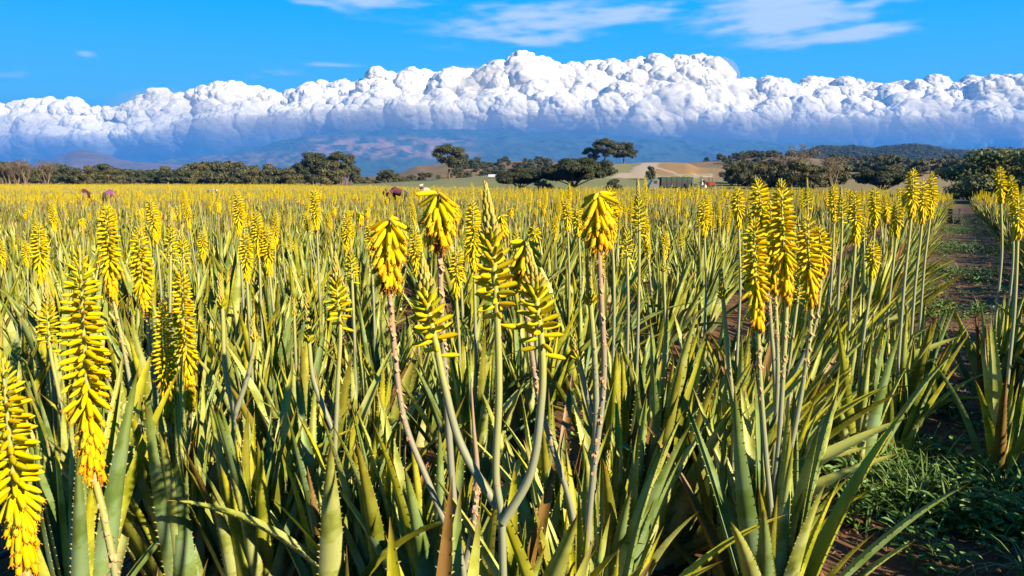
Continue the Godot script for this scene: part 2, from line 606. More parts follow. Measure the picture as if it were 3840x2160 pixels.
func make_pieces() -> void:
	var r := RandomNumberGenerator.new()
	r.seed = 21
	# palettes: base, body, tip (linear)
	var pals := [
		[Color(0.400, 0.398, 0.195), Color(0.317, 0.352, 0.141), Color(0.282, 0.300, 0.062)],
		[Color(0.364, 0.357, 0.124), Color(0.276, 0.295, 0.033), Color(0.330, 0.300, 0.016)],
		[Color(0.258, 0.311, 0.166), Color(0.153, 0.231, 0.112), Color(0.159, 0.208, 0.050)],
		[Color(0.271, 0.260, 0.091), Color(0.165, 0.182, 0.030), Color(0.194, 0.167, 0.021)],
		[Color(0.258, 0.167, 0.070), Color(0.200, 0.122, 0.043), Color(0.141, 0.076, 0.027)],
	]
	for p in pals:
		var shapes := []
		var far := []
		for s in 6:
			var a0: float = [0.03, 0.10, 0.20, 0.36, 0.55, 0.16][s]
			var bend: float = [0.05, 0.16, 0.25, 0.35, 0.75, -0.22][s]
			var w: float = [0.054, 0.064, 0.062, 0.056, 0.050, 0.060][s]
			shapes.append(leaf_mesh(0.56, w, a0, bend, r.randf_range(-0.25, 0.25), p, r, 11, 8, true))
			far.append(leaf_mesh(0.56, w, a0, bend, r.randf_range(-0.2, 0.2), p, r, 4, 4, false))
		leaf_meshes.append(shapes)
		far_leaf_meshes.append(far)
	var yel := Color(0.545, 0.405, 0.003)
	var deep := Color(0.535, 0.345, 0.003)
	var lime := Color(0.34, 0.335, 0.012)
	var kinds := {
		"old": [0.0350, 0.0047, 0.03, yel, deep, Color(0.45, 0.28, 0.006), true],
		"hang": [0.0340, 0.0044, 0.05, lime, yel, Color(0.423, 0.313, 0.009), true],
		"bloom": [0.0315, 0.0040, 0.10, lime, yel, Color(0.386, 0.331, 0.014), false],
		"young": [0.0290, 0.0039, 0.06, Color(0.350, 0.331, 0.011), Color(0.497, 0.396, 0.004), Color(0.386, 0.331, 0.014), false],
		"green": [0.0262, 0.0036, -0.04, Color(0.276, 0.285, 0.013), Color(0.405, 0.359, 0.009), Color(0.313, 0.276, 0.018), false],
		"scale": [0.0225, 0.0044, -0.12, Color(0.221, 0.221, 0.028), Color(0.368, 0.322, 0.074), Color(0.285, 0.221, 0.064), false],
		"wither": [0.027, 0.0019, 0.15, Color(0.313, 0.175, 0.028), Color(0.313, 0.129, 0.023), Color(0.184, 0.060, 0.018), true],
	}
	for k in kinds:
		var a: Array = kinds[k]
		floret[k] = [
			with_stamens(floret_mesh(a[0], a[1], a[2], a[3], a[4], a[5], a[6], 7, 8), a[0], a[1], a[2]) if a[6] else floret_mesh(a[0], a[1], a[2], a[3], a[4], a[5], a[6], 7, 8),
			floret_mesh(a[0], a[1], a[2], a[3], a[4], a[5], a[6], 4, 4),
			floret_mesh(a[0] * 1.05, a[1] * 1.35, a[2], a[3], a[4], a[5], false, 3, 2)]
	# a dried bract: a small curled strip
	var st := SurfaceTool.new()
	st.begin(Mesh.PRIMITIVE_TRIANGLES)
	for i in 4:
		for q in [[i, -1], [i + 1, -1], [i, 1], [i, 1], [i + 1, -1], [i + 1, 1]]:
			var t: float = q[0] / 4.0
			st.set_color(Color(0.46, 0.29, 0.15).lerp(Color(0.36, 0.17, 0.08), t))
			st.add_vertex(Vector3(q[1] * 0.0028 * (1.05 - t), sin(t * 2.3) * 0.008, t * 0.010 - t * t * 0.003))
	st.generate_normals()
	bract_mesh = st.commit()

func spike_plan(kind: String, length: float, r: RandomNumberGenerator, thin := 1.0) -> Array:
	# list of [share of the spike from its foot, angle round the stalk, lift in radians, size, floret kind]
	var out := []
	var n := int(length * {"bloom": 540.0, "opening": 520.0, "old": 620.0, "bud": 760.0}[kind] * thin)
	if kind == "old":
		n = maxi(n, int(60 * thin))
	for i in n:
		var t := float(i) / n
		var a := i * 2.39996 + r.randf_range(-0.25, 0.25)
		var j := r.randf_range(-0.09, 0.09)
		match kind:
			"bloom":
				var e := lerpf(-1.36, -1.18, ss(0.0, 0.22, t))
				e = lerpf(e, -0.05, ss(0.22, 0.46, t))
				e = lerpf(e, 0.22, ss(0.5, 0.78, t))
				e = lerpf(e, 1.05, ss(0.78, 1.0, t))
				var z := lerpf(1.0, 0.80, ss(0.5, 0.85, t)) * lerpf(1.0, 0.42, ss(0.82, 1.0, t))
				var k := "old" if t < 0.13 + r.randf_range(-0.05, 0.05) else ("hang" if t < 0.36 else ("bloom" if t < 0.86 else "young"))
				if t < 0.06 and r.randf() < 0.5:
					k = "wither"
				out.append([t * 0.975, a, e + j, z * r.randf_range(0.93, 1.07), k])
			"opening":
				var s := pow(t, 0.60)
				var e := lerpf(-0.12, 0.30, ss(0.0, 0.35, s))
				e = lerpf(e, 0.95, ss(0.38, 0.62, s))
				e = lerpf(e, 1.42, ss(0.60, 0.75, s))
				var z := lerpf(1.0, 0.85, ss(0.3, 0.6, s)) * lerpf(1.0, 0.62, ss(0.55, 0.72, s)) * lerpf(1.0, 0.55, ss(0.85, 1.0, s))
				out.append([s * 0.985, a, e + j * 0.7, z, "young" if s < 0.36 else ("green" if s < 0.6 else "scale")])
			"old":
				var e := lerpf(-1.22, -0.86, ss(0.0, 0.8, t))
				e = lerpf(e, -0.1, ss(0.86, 1.0, t))
				var k := "wither" if t < 0.16 else ("old" if t < 0.42 else "hang")
				out.append([0.10 + t * 0.90, a, e + j * 1.5, r.randf_range(1.15, 1.35) * lerpf(1.0, 0.85, ss(0.8, 1.0, t)), k])
			"bud":
				var e := lerpf(0.75, 1.42, ss(0.0, 0.35, t))
				out.append([t, a, e, lerpf(0.62, 0.34, t) * 1.05, "green" if t < 0.2 else "scale"])
	return out

func placed(path: PackedVector3Array, s: float, ang: float, lift: float, size: float, off: float) -> Transform3D:
	var fi := clampf(s, 0, 0.9999) * (path.size() - 1)
	var i := int(fi)
	var p := path[i].lerp(path[i + 1], fi - i)
	var t := (path[i + 1] - path[i]).normalized()
	var x := t.cross(Vector3(0.2, 0.1, 0.97)).normalized()
	var y := t.cross(x)
	var out := x * cos(ang) + y * sin(ang)
	var d := out * cos(lift) + t * sin(lift)
	var up := t * cos(lift) - out * sin(lift)
	return Transform3D(Basis(d.cross(up) * size, d * size, up * size), p + out * off)

func stalk_parts(holder: Node3D, path: PackedVector3Array, s0: float, kind: String, r: RandomNumberGenerator, fine: bool, dry_len := 0.0) -> Node3D:
	# path runs from the foot of the stalk to its tip; florets sit above the share s0
	var radii := PackedFloat32Array()
	var cols := PackedColorArray()
	var n := path.size()
	for i in n:
		var t := float(i) / (n - 1)
		var top := ss(s0 - 0.02, 1.0, t)
		var core := lerpf(1.0, 0.35, top)
		if kind == "opening":
			core *= 1.0 + 0.9 * ss(0.35, 0.65, top) * (1.0 - ss(0.9, 1.0, top))
		radii.append(lerpf(0.0080, 0.0058, minf(t / maxf(s0, 0.1), 1.0)) * core)
		var c := Color(0.192, 0.207, 0.126).lerp(Color(0.266, 0.274, 0.067), ss(s0 * 0.6, s0, t))
		if kind == "old" or kind == "dry":
			c = Color(0.185, 0.192, 0.141).lerp(Color(0.266, 0.185, 0.111), ss(s0 * 0.55, s0, t))
		if kind == "opening":
			c = c.lerp(Color(0.326, 0.333, 0.037), top)
		cols.append(c)
	var stalk := part("flower_stalk", tube(path, radii, cols, 14 if fine else 5, true, 0.86), M.stalk, holder)
	if kind != "dry":
		var up := PackedVector3Array()
		for i in 41:
			var fi := lerpf(s0, 1.0, i / 40.0) * (n - 1)
			var k := mini(int(fi), n - 2)
			up.append(path[k].lerp(path[k + 1], fi - k))
		var length := 0.0
		for i in 40:
			length += up[i].distance_to(up[i + 1])
		for e in spike_plan(kind, length, r):
			var off := 0.0045
			var z: float = e[3]
			if kind == "opening":
				z *= 1.12
				if e[4] == "scale":
					off = lerpf(0.0085, 0.0015, ss(0.62, 1.0, e[0]))
			part("floret", floret[e[4]][0], [M.petal, M.petal_pale, M.petal_deep][r.randi_range(0, 2)], stalk, placed(up, e[0], e[1] + r.randfn() * 0.06, e[2] + r.randfn() * 0.045, z * r.randf_range(0.92, 1.08), off))
	if dry_len == 0.0:
		for i in 3:
			var s := s0 * r.randf_range(0.35, 0.97)
			part("bract", bract_mesh, M.dry, stalk, placed(path, s, r.randf() * TAU, r.randf_range(-0.3, 0.6), r.randf_range(0.9, 1.6), 0.004))
	if dry_len > 0.0:
		var list := []
		for i in int(dry_len * 300.0):
			var s := s0 - dry_len * r.randf() * 0.98
			if s > 0.02:
				list.append([bract_mesh, placed(path, s, r.randf() * TAU, r.randf_range(-0.5, 0.5), r.randf_range(0.8, 1.5), 0.004) * Transform3D(Basis(Vector3.RIGHT, -PI / 2), Vector3.ZERO)])
		if list.size():
			var b := part("dried_bracts", join(list), M.dry, stalk)
			b.set_meta("kind", "stuff")
	return stalk

func joined_spike(kind: String, height: float, length: float, lod: int, r: RandomNumberGenerator) -> Array:
	# [stalk mesh, floret mesh] for plants further off
	var lean := Vector3(r.randf_range(-0.10, 0.10), 0, r.randf_range(-0.10, 0.10))
	var path := smooth_path([Vector3.ZERO, Vector3(0, height * 0.35, 0) + lean * 0.55, Vector3(0, height * 0.7, 0) + lean * 0.85, Vector3(0, height, 0) + lean], 30 if lod == 1 else 8)
	var s0 := 1.0 - length / height
	var radii := PackedFloat32Array()
	var cols := PackedColorArray()
	for i in path.size():
		var t := float(i) / (path.size() - 1)
		radii.append(lerpf(0.0078, 0.0058, t) * lerpf(1.0, 0.4, ss(s0, 1.0, t)) * (1.0 if lod == 1 else 1.25))
		cols.append(Color(0.192, 0.207, 0.126).lerp(Color(0.252, 0.192, 0.104) if kind == "old" else Color(0.266, 0.274, 0.067), ss(s0 * 0.6, s0, t)))
	var up := PackedVector3Array()
	for i in 13:
		var fi := lerpf(s0, 1.0, i / 12.0) * (path.size() - 1)
		var k := mini(int(fi), path.size() - 2)
		up.append(path[k].lerp(path[k + 1], fi - k))
	var list := []
	for e in spike_plan(kind, length, r, 1.0 if lod == 1 else 0.42):
		list.append([floret[e[4]][lod], placed(up, e[0], e[1], e[2], e[3] * (1.0 if lod == 1 else 1.12), 0.004)])
	if kind == "old" and lod == 1:
		for i in 40:
			list.append([bract_mesh, placed(path, s0 - r.randf() * 0.3, r.randf() * TAU, r.randf_range(-0.5, 0.5), r.randf_range(0.8, 1.5), 0.004)])
	return [tube(path, radii, cols, 6 if lod == 1 else 3), join(list)]

func rosette(r: RandomNumberGenerator, count: int, size: float, lean: Vector3) -> Array:
	# list of [palette, shape, transform] of the leaves of one plant
	var out := []
	for k in count:
		var t := float(k) / count              # 0 in the heart, 1 at the outside
		var ang := k * 2.39996 + r.randf_range(-0.4, 0.4)
		var s := 0
		var q := r.randf()
		if t < 0.30:
			s = 0 if q < 0.6 else 1
		elif t < 0.65:
			s = 1 if q < 0.45 else (2 if q < 0.8 else 5)
		else:
			s = 2 if q < 0.40 else (3 if q < 0.78 else (4 if q < 0.92 else 1))
		var outd := Vector3(sin(ang), 0, cos(ang))
		var pal := 0
		q = r.randf()
		if q < 0.40:
			pal = 0
		elif q < 0.60:
			pal = 1
		elif q < 0.85:
			pal = 2
		elif q < 0.985 - 0.04 * t:
			pal = 3
		else:
			pal = 4
		var z := size * lerpf(0.85, 1.06, sin(minf(t * 1.5, 1.0) * PI * 0.5)) * r.randf_range(0.68, 1.16)
		var b := Basis(Vector3.UP, ang) * Basis(Vector3.RIGHT, r.randf_range(-0.14, 0.18)) * Basis(Vector3.BACK, r.randf_range(-0.12, 0.12)) * Basis(Vector3.UP, r.randf_range(-0.4, 0.4))
		if lean.length() > 0.01:
			b = Basis(Vector3.UP.cross(lean).normalized(), lean.length() * (0.4 + 0.6 * t)) * b
		b = b.scaled(Vector3(1, 1, 1)) * Basis.from_scale(Vector3(z * r.randf_range(0.72, 1.30), z, z))
		out.append([pal, s, Transform3D(b, outd * lerpf(0.012, 0.055, t) + Vector3(0, lerpf(0.05, -0.02, t), 0))])
	return out

func add_leaves(holder: Node3D, list: Array) -> void:
	for e in list:
		part("leaf", leaf_meshes[e[0]][e[1]], M.leaf, holder, e[2])

# ---------------------------------------------------------------- the field
var taken := []              # feet of the plants that were placed one by one

func hero(label: String, leaves: int, size: float, stalks: Array) -> void:
	# each stalk: [depth, kind, row where the florets end, share of dried bracts, joins another stalk, points from tip to foot on the 2576 pixel view]
	var first: Array = stalks[0]
	var pts0: Array = first[5]
	var low: Array = pts0[pts0.size() - 1]
	var foot := at(low[0] * K, low[1] * K, first[0])
	foot += Vector3(rng.randf_range(-0.02, 0.02), 0, rng.randf_range(-0.06, 0.02))
	foot.y = ground_height(foot.x, foot.z)
	taken.append(foot)
	var p := thing("aloe_plant", label, "plant", foot, "")
	add_leaves(p, rosette(rng, leaves, size, Vector3.ZERO))
	for s in stalks:
		var pts := []
		for q in s[5]:
			pts.append(at(q[0] * K, q[1] * K, s[0]) - foot)
		if not s[4]:
			var last: Vector3 = pts[pts.size() - 1]
			pts.append(Vector3(last.x * 0.5, last.y * 0.45, last.z * 0.5))
			pts.append(Vector3(0, 0.03, 0))
		pts.reverse()
		var path := smooth_path(pts, 90)
		var s0 := 0.5
		for i in path.size():
			if px(path[i] + foot).y <= s[2] * K:
				s0 = float(i) / (path.size() - 1)
				break
		stalk_parts(p, path, s0, s[1], rng, true, s[3])

func heroes() -> void:
	rng.seed = 404
	hero("aloe with three green opening flower spikes branching from one thick pale stem", 13, 0.72, [
		[1.15, "opening", 822, 0.0, false, [[1221, 458], [1240, 640], [1252, 822], [1255, 1000], [1248, 1200], [1262, 1300], [1266, 1449]]],
		[1.14, "opening", 897, 0.0, true, [[1326, 612], [1350, 760], [1365, 897], [1362, 1010], [1335, 1190], [1266, 1316]]],
		[1.18, "opening", 900, 0.0, true, [[1062, 638], [1074, 760], [1096, 862], [1116, 960], [1160, 1120], [1250, 1276]]]])
	hero("aloe with two drooping yellow flower heads on bare dry stalks joined low down", 18, 0.9, [
		[1.45, "old", 716, 0.30, false, [[980, 548], [978, 640], [978, 716], [985, 790], [991, 870], [1002, 970], [1022, 1075], [1080, 1220], [1133, 1350], [1166, 1440]]],
		[1.45, "old", 612, 0.42, true, [[1103, 482], [1105, 550], [1106, 612], [1110, 760], [1117, 900], [1130, 1100], [1145, 1300], [1160, 1425]]],
		[1.46, "dry", 960, 0.3, true, [[1185, 960], [1192, 1080], [1200, 1190], [1190, 1330], [1168, 1430]]]])
	hero("aloe with the longest dense yellow spike above a stalk of curled dry bracts", 12, 0.8, [
		[1.15, "bloom", 1185, 0.35, false, [[200, 616], [206, 760], [216, 920], [236, 1185], [262, 1300], [290, 1449]]]])
	hero("aloe with a thick slanting yellow spike beside the longest dense spike", 9, 0.7, [
		[1.0, "bloom", 1400, 0.2, false, [[6, 900], [16, 1020], [32, 1180], [62, 1400], [78, 1520]]]])
	hero("aloe with one drooping flower head behind a green opening spike", 15, 0.95, [
		[1.62, "old", 725, 0.4, false, [[1324, 606], [1320, 660], [1320, 725], [1334, 860], [1355, 1000], [1385, 1110], [1435, 1270], [1460, 1449]]]])
	hero("aloe with a drooping yellow flower head, dried stalk and thin green bud stalk", 21, 1.05, [
		[1.52, "old", 628, 0.42, false, [[1504, 483], [1505, 560], [1507, 628], [1513, 760], [1520, 900], [1516, 1000], [1492, 1200], [1474, 1420]]],
		[1.55, "bud", 772, 0.0, true, [[1479, 650], [1482, 710], [1486, 772], [1496, 900], [1500, 1050], [1490, 1230]]],
		[1.56, "bud", 908, 0.0, true, [[1440, 845], [1448, 880], [1456, 908], [1474, 980], [1494, 1060]]]])
	hero("aloe with a tight group of tall yellow spikes beside the earth path", 33, 1.1, [
		[1.85, "bloom", 742, 0.2, false, [[1965, 448], [1970, 600], [1978, 742], [1972, 900], [1960, 1100], [1945, 1260]]],
		[1.80, "bloom", 808, 0.2, false, [[1897, 545], [1900, 680], [1906, 808], [1912, 950], [1928, 1160], [1940, 1300]]],
		[1.90, "bloom", 756, 0.2, false, [[2031, 540], [2034, 650], [2041, 756], [2030, 900], [1995, 1100], [1955, 1280]]]])
	hero("aloe with slimmer yellow spikes standing behind the tight group by the path", 30, 1.05, [
		[2.25, "bloom", 620, 0.2, false, [[1905, 446], [1914, 530], [1925, 620], [1938, 800], [1950, 1000]]],
		[2.15, "bloom", 720, 0.2, false, [[1938, 500], [1942, 600], [1948, 720], [1955, 850], [1955, 980]]],
		[2.5, "bloom", 680, 0.2, false, [[2060, 570], [2064, 620], [2066, 680], [2050, 820], [1990, 980]]]])
	hero("aloe with two yellow spikes on a forked pale stalk that leans over", 24, 1.05, [
		[2.3, "bloom", 742, 0.2, false, [[268, 514], [274, 620], [284, 742], [308, 860], [356, 1085], [387, 1128], [418, 1294], [446, 1370]]],
		[2.32, "bloom", 778, 0.15, true, [[349, 568], [355, 670], [368, 778], [380, 900], [391, 1027], [386, 1125]]]])
	hero("aloe with two close yellow spikes crossing in a narrow V", 24, 1.0, [
		[2.2, "bloom", 1008, 0.1, false, [[456, 655], [464, 830], [478, 1008], [474, 1110], [460, 1320], [448, 1440]]],
		[2.25, "bloom", 1048, 0.1, true, [[409, 746], [416, 900], [426, 1048], [431, 1180], [442, 1320], [448, 1430]]]])
	hero("aloe with a single slim green spike and a small bud on one stalk", 21, 1.0, [
		[1.95, "opening", 828, 0.0, false, [[843, 632], [848, 720], [856, 828], [850, 960], [840, 1200], [832, 1390]]],
		[2.0, "bud", 868, 0.0, true, [[769, 738], [773, 800], [778, 868], [790, 960], [842, 1092]]]])
	hero("aloe with two pale green buds on a forked stalk", 18, 0.95, [
		[2.0, "bud", 786, 0.0, false, [[550, 692], [555, 740], [560, 786], [566, 930], [587, 1048], [584, 1190]]],
		[2.0, "bud", 862, 0.0, true, [[633, 806], [636, 830], [641, 862], [622, 950], [588, 1052]]]])
	hero("aloe with one slender green opening spike beside the longest yellow spike", 18, 0.9, [
		[2.3, "opening", 884, 0.0, false, [[116, 690], [120, 780], [127, 884], [150, 1000], [170, 1160]]]])
	hero("aloe with a short green flower bud low among its leaves", 24, 1.0, [
		[1.9, "bud", 1205, 0.0, false, [[1530, 1138], [1528, 1170], [1527, 1205], [1532, 1290]]]])
	hero("aloe with a small bud on a thin stalk beside the soil gap", 21, 0.95, [
		[2.05, "bud", 762, 0.0, false, [[1813, 678], [1815, 720], [1820, 762], [1832, 900], [1846, 1060]]]])
	# flowerless plants that fill the bottom of the view
	for e in [[1450, 2330, "grey green aloe rosette beside the forked dry stalks"], [1640, 2420, "aloe rosette between the dry stalks and the branching green spikes"], [2080, 2300, "aloe rosette behind the branching green spikes by the drip hose"], [2330, 2250, "upright aloe rosette beside the short green bud"], [700, 2280, "aloe rosette beside the crossing yellow spikes"], [1000, 2260, "pale upright aloe rosette left of the slim green spike"]]:
		var r0 := ray(e[0], e[1])
		var foot: Vector3 = Vector3(0, EYE, 0) + r0 * (EYE / -r0.y)
		foot.y = ground_height(foot.x, foot.z)
		taken.append(foot)
		var p := thing("aloe_plant", (e[2] as String).replace(" left of ", " near "), "plant", foot)
		add_leaves(p, rosette(rng, 24, 1.05, Vector3.ZERO))
	# single spikes further in, seen between the near ones: [depth, kind, tip, end of florets, foot]
	var more := [
		[2.8, "bloom", 97, 560, 105, 706, 130, 960, "beside the treeline end"], [4.0, "bloom", 375, 492, 392, 602, 404, 720, ""], [4.0, "bloom", 597, 478, 603, 594, 612, 760, ""],
		[3.6, "bloom", 645, 528, 652, 642, 658, 800, ""], [3.3, "bloom", 618, 583, 621, 696, 630, 860, ""], [3.6, "bloom", 671, 563, 678, 686, 690, 800, ""],
		[4.2, "bloom", 790, 470, 797, 576, 802, 700, ""], [3.0, "opening", 881, 598, 886, 716, 892, 860, ""], [2.8, "bloom", 1189, 497, 1193, 682, 1197, 880, ""],
		[3.0, "bloom", 1151, 618, 1148, 742, 1156, 880, ""], [2.9, "opening", 1604, 448, 1608, 596, 1606, 780, ""], [2.9, "bloom", 1532, 468, 1540, 596, 1545, 760, ""],
		[2.9, "opening", 1573, 540, 1578, 662, 1580, 800, ""], [3.2, "bloom", 2297, 422, 2292, 546, 2274, 720, ""], [3.5, "bloom", 2322, 450, 2320, 552, 2302, 720, ""],
		[4.0, "bloom", 2346, 430, 2340, 542, 2326, 660, ""], [3.6, "bloom", 2258, 505, 2255, 592, 2236, 760, ""], [4.0, "bloom", 2515, 418, 2518, 506, 2520, 640, ""],
		[4.2, "bloom", 2544, 440, 2548, 530, 2548, 660, ""], [3.0, "bloom", 2561, 500, 2560, 594, 2552, 780, ""], [3.0, "bloom", 2196, 606, 2194, 692, 2168, 880, ""],
		[3.2, "opening", 456, 565, 463, 668, 470, 820, ""], [3.4, "bloom", 1345, 570, 1346, 615, 1350, 760, ""], [3.6, "opening", 1296, 560, 1300, 640, 1310, 760, ""],
		[3.8, "bloom", 930, 560, 934, 640, 940, 760, ""], [3.4, "bloom", 1044, 575, 1048, 690, 1052, 800, ""], [4.4, "old", 1140, 512, 1144, 560, 1146, 700, ""],
		[4.2, "bloom", 1425, 500, 1428, 575, 1432, 700, ""], [4.0, "bloom", 1452, 520, 1456, 590, 1460, 700, ""], [3.0, "bud", 1668, 618, 1670, 692, 1674, 840, ""],
		[3.8, "bloom", 1770, 500, 1772, 590, 1776, 720, ""], [3.4, "bloom", 1855, 470, 1858, 560, 1862, 720, ""], [3.6, "opening", 2115, 470, 2118, 570, 2110, 720, ""],
		[3.3, "bloom", 2150, 480, 2152, 600, 2140, 760, ""], [4.4, "bloom", 2095, 462, 2098, 550, 2094, 660, ""], [4.0, "bloom", 2200, 470, 2200, 570, 2190, 690, ""],
		[5.0, "opening", 2030, 447, 2032, 530, 2034, 620, ""], [4.6, "bloom", 268, 512, 270, 560, 276, 700, ""], [3.1, "bud", 738, 752, 740, 800, 744, 900, ""]]
	for m in more:
		var u: float = m[6]
		var v: float = m[7]
		var foot := at(u * K, v * K, m[0])
		foot.y = ground_height(foot.x, foot.z)
		taken.append(foot)
		var said: Array = {"bloom": ["aloe with a lone blooming yellow spike", "row aloes in bloom"], "opening": ["aloe with a lone half green spike", "row aloes opening"], "old": ["aloe with a lone fading flower head", "row aloes fading"], "bud": ["aloe with a lone closed green bud", "row aloes in bud"]}[m[1]]
		var row := row_words(foot.dot(row_side))
		var p := thing("aloe_plant", said[0] + row, "plant", foot, said[1] + row)
		add_leaves(p, rosette(rng, 20, 1.0, Vector3.ZERO))
		var path := smooth_path([Vector3(0, 0.03, 0), Vector3(0, (at(u * K, v * K, m[0]) - foot).y * 0.6, 0), at(u * K, v * K, m[0]) - foot, at(m[4] * K, m[5] * K, m[0]) - foot, at(m[2] * K, m[3] * K, m[0]) - foot], 60)
		var s0 := 0.7
		for i in path.size():
			if px(path[i] + foot).y <= m[5] * K:
				s0 = float(i) / 60.0
				break
		joined_on(p, path, s0, m[1])

func row_words(o: float) -> String:
	var nth := int(round((o - 0.70) / 1.23)) if o > 0.0 else int(round((-0.98 - o) / 1.23))
	return " in the %s row %s the earth path" % [["first", "second", "third", "fourth", "fifth", "sixth", "seventh", "eighth", "ninth", "tenth", "eleventh", "twelfth", "thirteenth", "fourteenth"][clampi(nth, 0, 13)], "before" if o > 0.0 else "beyond"]

func joined_on(holder: Node3D, path: PackedVector3Array, s0: float, kind: String) -> void:
	var n := path.size()
	var radii := PackedFloat32Array()
	var cols := PackedColorArray()
	for i in n:
		var t := float(i) / (n - 1)
		radii.append(lerpf(0.0078, 0.0058, t) * lerpf(1.0, 0.4, ss(s0, 1.0, t)))
		cols.append(Color(0.19, 0.205, 0.125).lerp(Color(0.27, 0.27, 0.065), ss(s0 * 0.6, s0, t)))
	var stalk := part("flower_stalk", tube(path, radii, cols, 6), M.stalk, holder)
	var up := PackedVector3Array()
	var length := 0.0
	for i in 21:
		var fi := lerpf(s0, 1.0, i / 20.0) * (n - 1)
		var k := mini(int(fi), n - 2)
		up.append(path[k].lerp(path[k + 1], fi - k))
		if i > 0:
			length += up[i].distance_to(up[i - 1])
	var list := []
	for e in spike_plan(kind, length, rng):
		list.append([floret[e[4]][1], placed(up, e[0], e[1], e[2], e[3], 0.004)])
	part("florets", join(list), M.petal, stalk).set_meta("kind", "stuff")

func in_view(p: Vector3, margin: float) -> bool:
	if p.z > -0.3:
		return false
	var q := px(p + Vector3(0, 0.5, 0))
	return q.x > -margin and q.x < 3840.0 + margin

func build_field() -> void:
	heroes()
	rng.seed = 515
	# feet of all other plants, row by row
	var rows := []
	for i in 220:
		rows.append(0.70 + 1.23 * i)
	for i in 110:
		rows.append(-0.98 - 1.23 * i)
	var near := []
	var far := []
	var shade := []
	for o in rows:
		var s := -2.0
		while s < 260.0:
			var d0 := Vector2(o, s).length()
			s += (rng.randf_range(0.15, 0.29) if not (absf(o + 0.98) < 0.1 and s < 9.0) else rng.randf_range(0.08, 0.17)) if d0 < 45.0 else rng.randf_range(0.35, 0.62)
			var p: Vector3 = row_side * (o + rng.randf_range(-0.20, 0.20)) + row_dir * s
			var d := Vector2(p.x, p.z).length()
			if d < 0.75:
				continue
			if p.z > -0.2:
				if d < 6.0 and p.x > -1.0:
					shade.append(p)
				continue
			var u := 1920.0 + F * p.x / -p.z
			var end: float = profile(FIELD_END, u)
			if -p.z > end:
				continue
			if u < -250.0 or u > 4090.0 and not (d < 5.0 and u < 4700.0):
				if d < 7.0 and p.x > 0.0 and u < 9000.0:
					shade.append(p)
				continue
			var close := false
			if d < 6.0:
				for t in taken:
					if Vector2(p.x - t.x, p.z - t.z).length() < 0.17:
						close = true
			if close:
				continue
			p.y = ground_height(p.x, p.z)
			if d < 26.0 and u > -60.0 and (u < 3900.0 or d < 5.0 and u < 4700.0):
				near.append([d, p, o])
			else:
				far.append([d, p])
	near.sort_custom(func(a, b): return a[0] < b[0])
	var single := 300 - taken.size()
	for i in range(single, near.size()):
		far.append([near[i][0], near[i][1]])
	near.resize(mini(single, near.size()))
	# spikes shared by the plants of the rows
	var spikes := []
	for k in [["bloom", 1.02, 0.25], ["bloom", 0.92, 0.20], ["bloom", 1.12, 0.28], ["opening", 1.0, 0.22], ["old", 1.0, 0.11], ["bud", 0.88, 0.12], ["bloom", 0.85, 0.17], ["opening", 0.92, 0.18]]:
		spikes.append([k[0], joined_spike(k[0], k[1], k[2], 1, rng)])
	var protos := []
	for i in 12:
		protos.append([rosette(rng, rng.randi_range(20, 26), rng.randf_range(0.95, 1.12), Vector3.ZERO), rosette(rng, 24, 1.08, Vector3(0.30, 0, 0)), rosette(rng, 22, 1.0, Vector3(-0.26, 0, 0))][i % 3 if i > 6 else 0])
	var leaning := []
	for i in 4:
		leaning.append(rosette(rng, 28, 1.15, -row_side * 0.44))
	for i in 3:
		leaning.append(rosette(rng, 30, 1.28, row_side * 0.56))
	for e in near:
		var d: float = e[0]
		var p: Vector3 = e[1]
		var o: float = e[2]
		var put := []
		var want := 0.0 if d < 2.6 else (0.15 if d < 4.2 else (0.30 if d < 6.5 else (0.34 if px(p).x < 1900.0 else 0.55)))
		for k in 2:
			if rng.randf() < want * (1.0 if k == 0 else 0.4):
				put.append(spikes[rng.randi_range(0, spikes.size() - 1)])
		var said := ["flowerless aloe of toothed leaves", "aloes without a flower stalk"]
		if put.size() == 1:
			said = {"bloom": ["aloe with a lone blooming yellow spike", "row aloes in bloom"], "opening": ["aloe with a lone half green spike", "row aloes opening"], "old": ["aloe with a lone fading flower head", "row aloes fading"], "bud": ["aloe with a lone closed green bud", "row aloes in bud"]}[put[0][0]]
		elif put.size() == 2:
			said = ["aloe carrying two flower stalks", "row aloes with two stalks"]
		var where_ := row_words(o)
		var a := thing("aloe_plant", said[0] + where_, "plant", p, said[1] + where_)
		var leaves: Array
		if absf(o - 0.70) < 0.1 and d < 9.0:
			leaves = leaning[rng.randi_range(0, 3)]
		elif absf(o + 0.98) < 0.1:
			leaves = leaning[rng.randi_range(4, 6)]
			a.rotation.y = rng.randf_range(-0.5, 0.5)
		else:
			leaves = protos[rng.randi_range(0, 11)]
			a.rotation.y = rng.randf() * TAU
		var z := rng.randf_range(0.85, 1.15)
		a.rotation.x = rng.randfn() * 0.07
		a.rotation.z = rng.randfn() * 0.07
		add_leaves(a, leaves)
		for s in put:
			var b := Basis(Vector3.UP, rng.randf() * TAU).scaled(Vector3.ONE * rng.randf_range(0.88, 1.12) / z)
			var st := part("flower_stalk", s[1][0], M.stalk, a, Transform3D(b, Vector3(rng.randf_range(-0.04, 0.04), 0, rng.randf_range(-0.04, 0.04))))
			part("florets", s[1][1], M.petal, st).set_meta("kind", "stuff")
		a.scale = Vector3.ONE * z
	print("near ", near.size(), " far ", far.size(), " shade ", shade.size())
	# everything further off is one mass
	var field := Node3D.new()
	field.name = numbered("aloe_field")
	field.set_meta("kind", "stuff")
	tag(field, "dense rows of flowering aloe running on to the treeline", "aloe field")
	add_child(field)
	var clumps := []
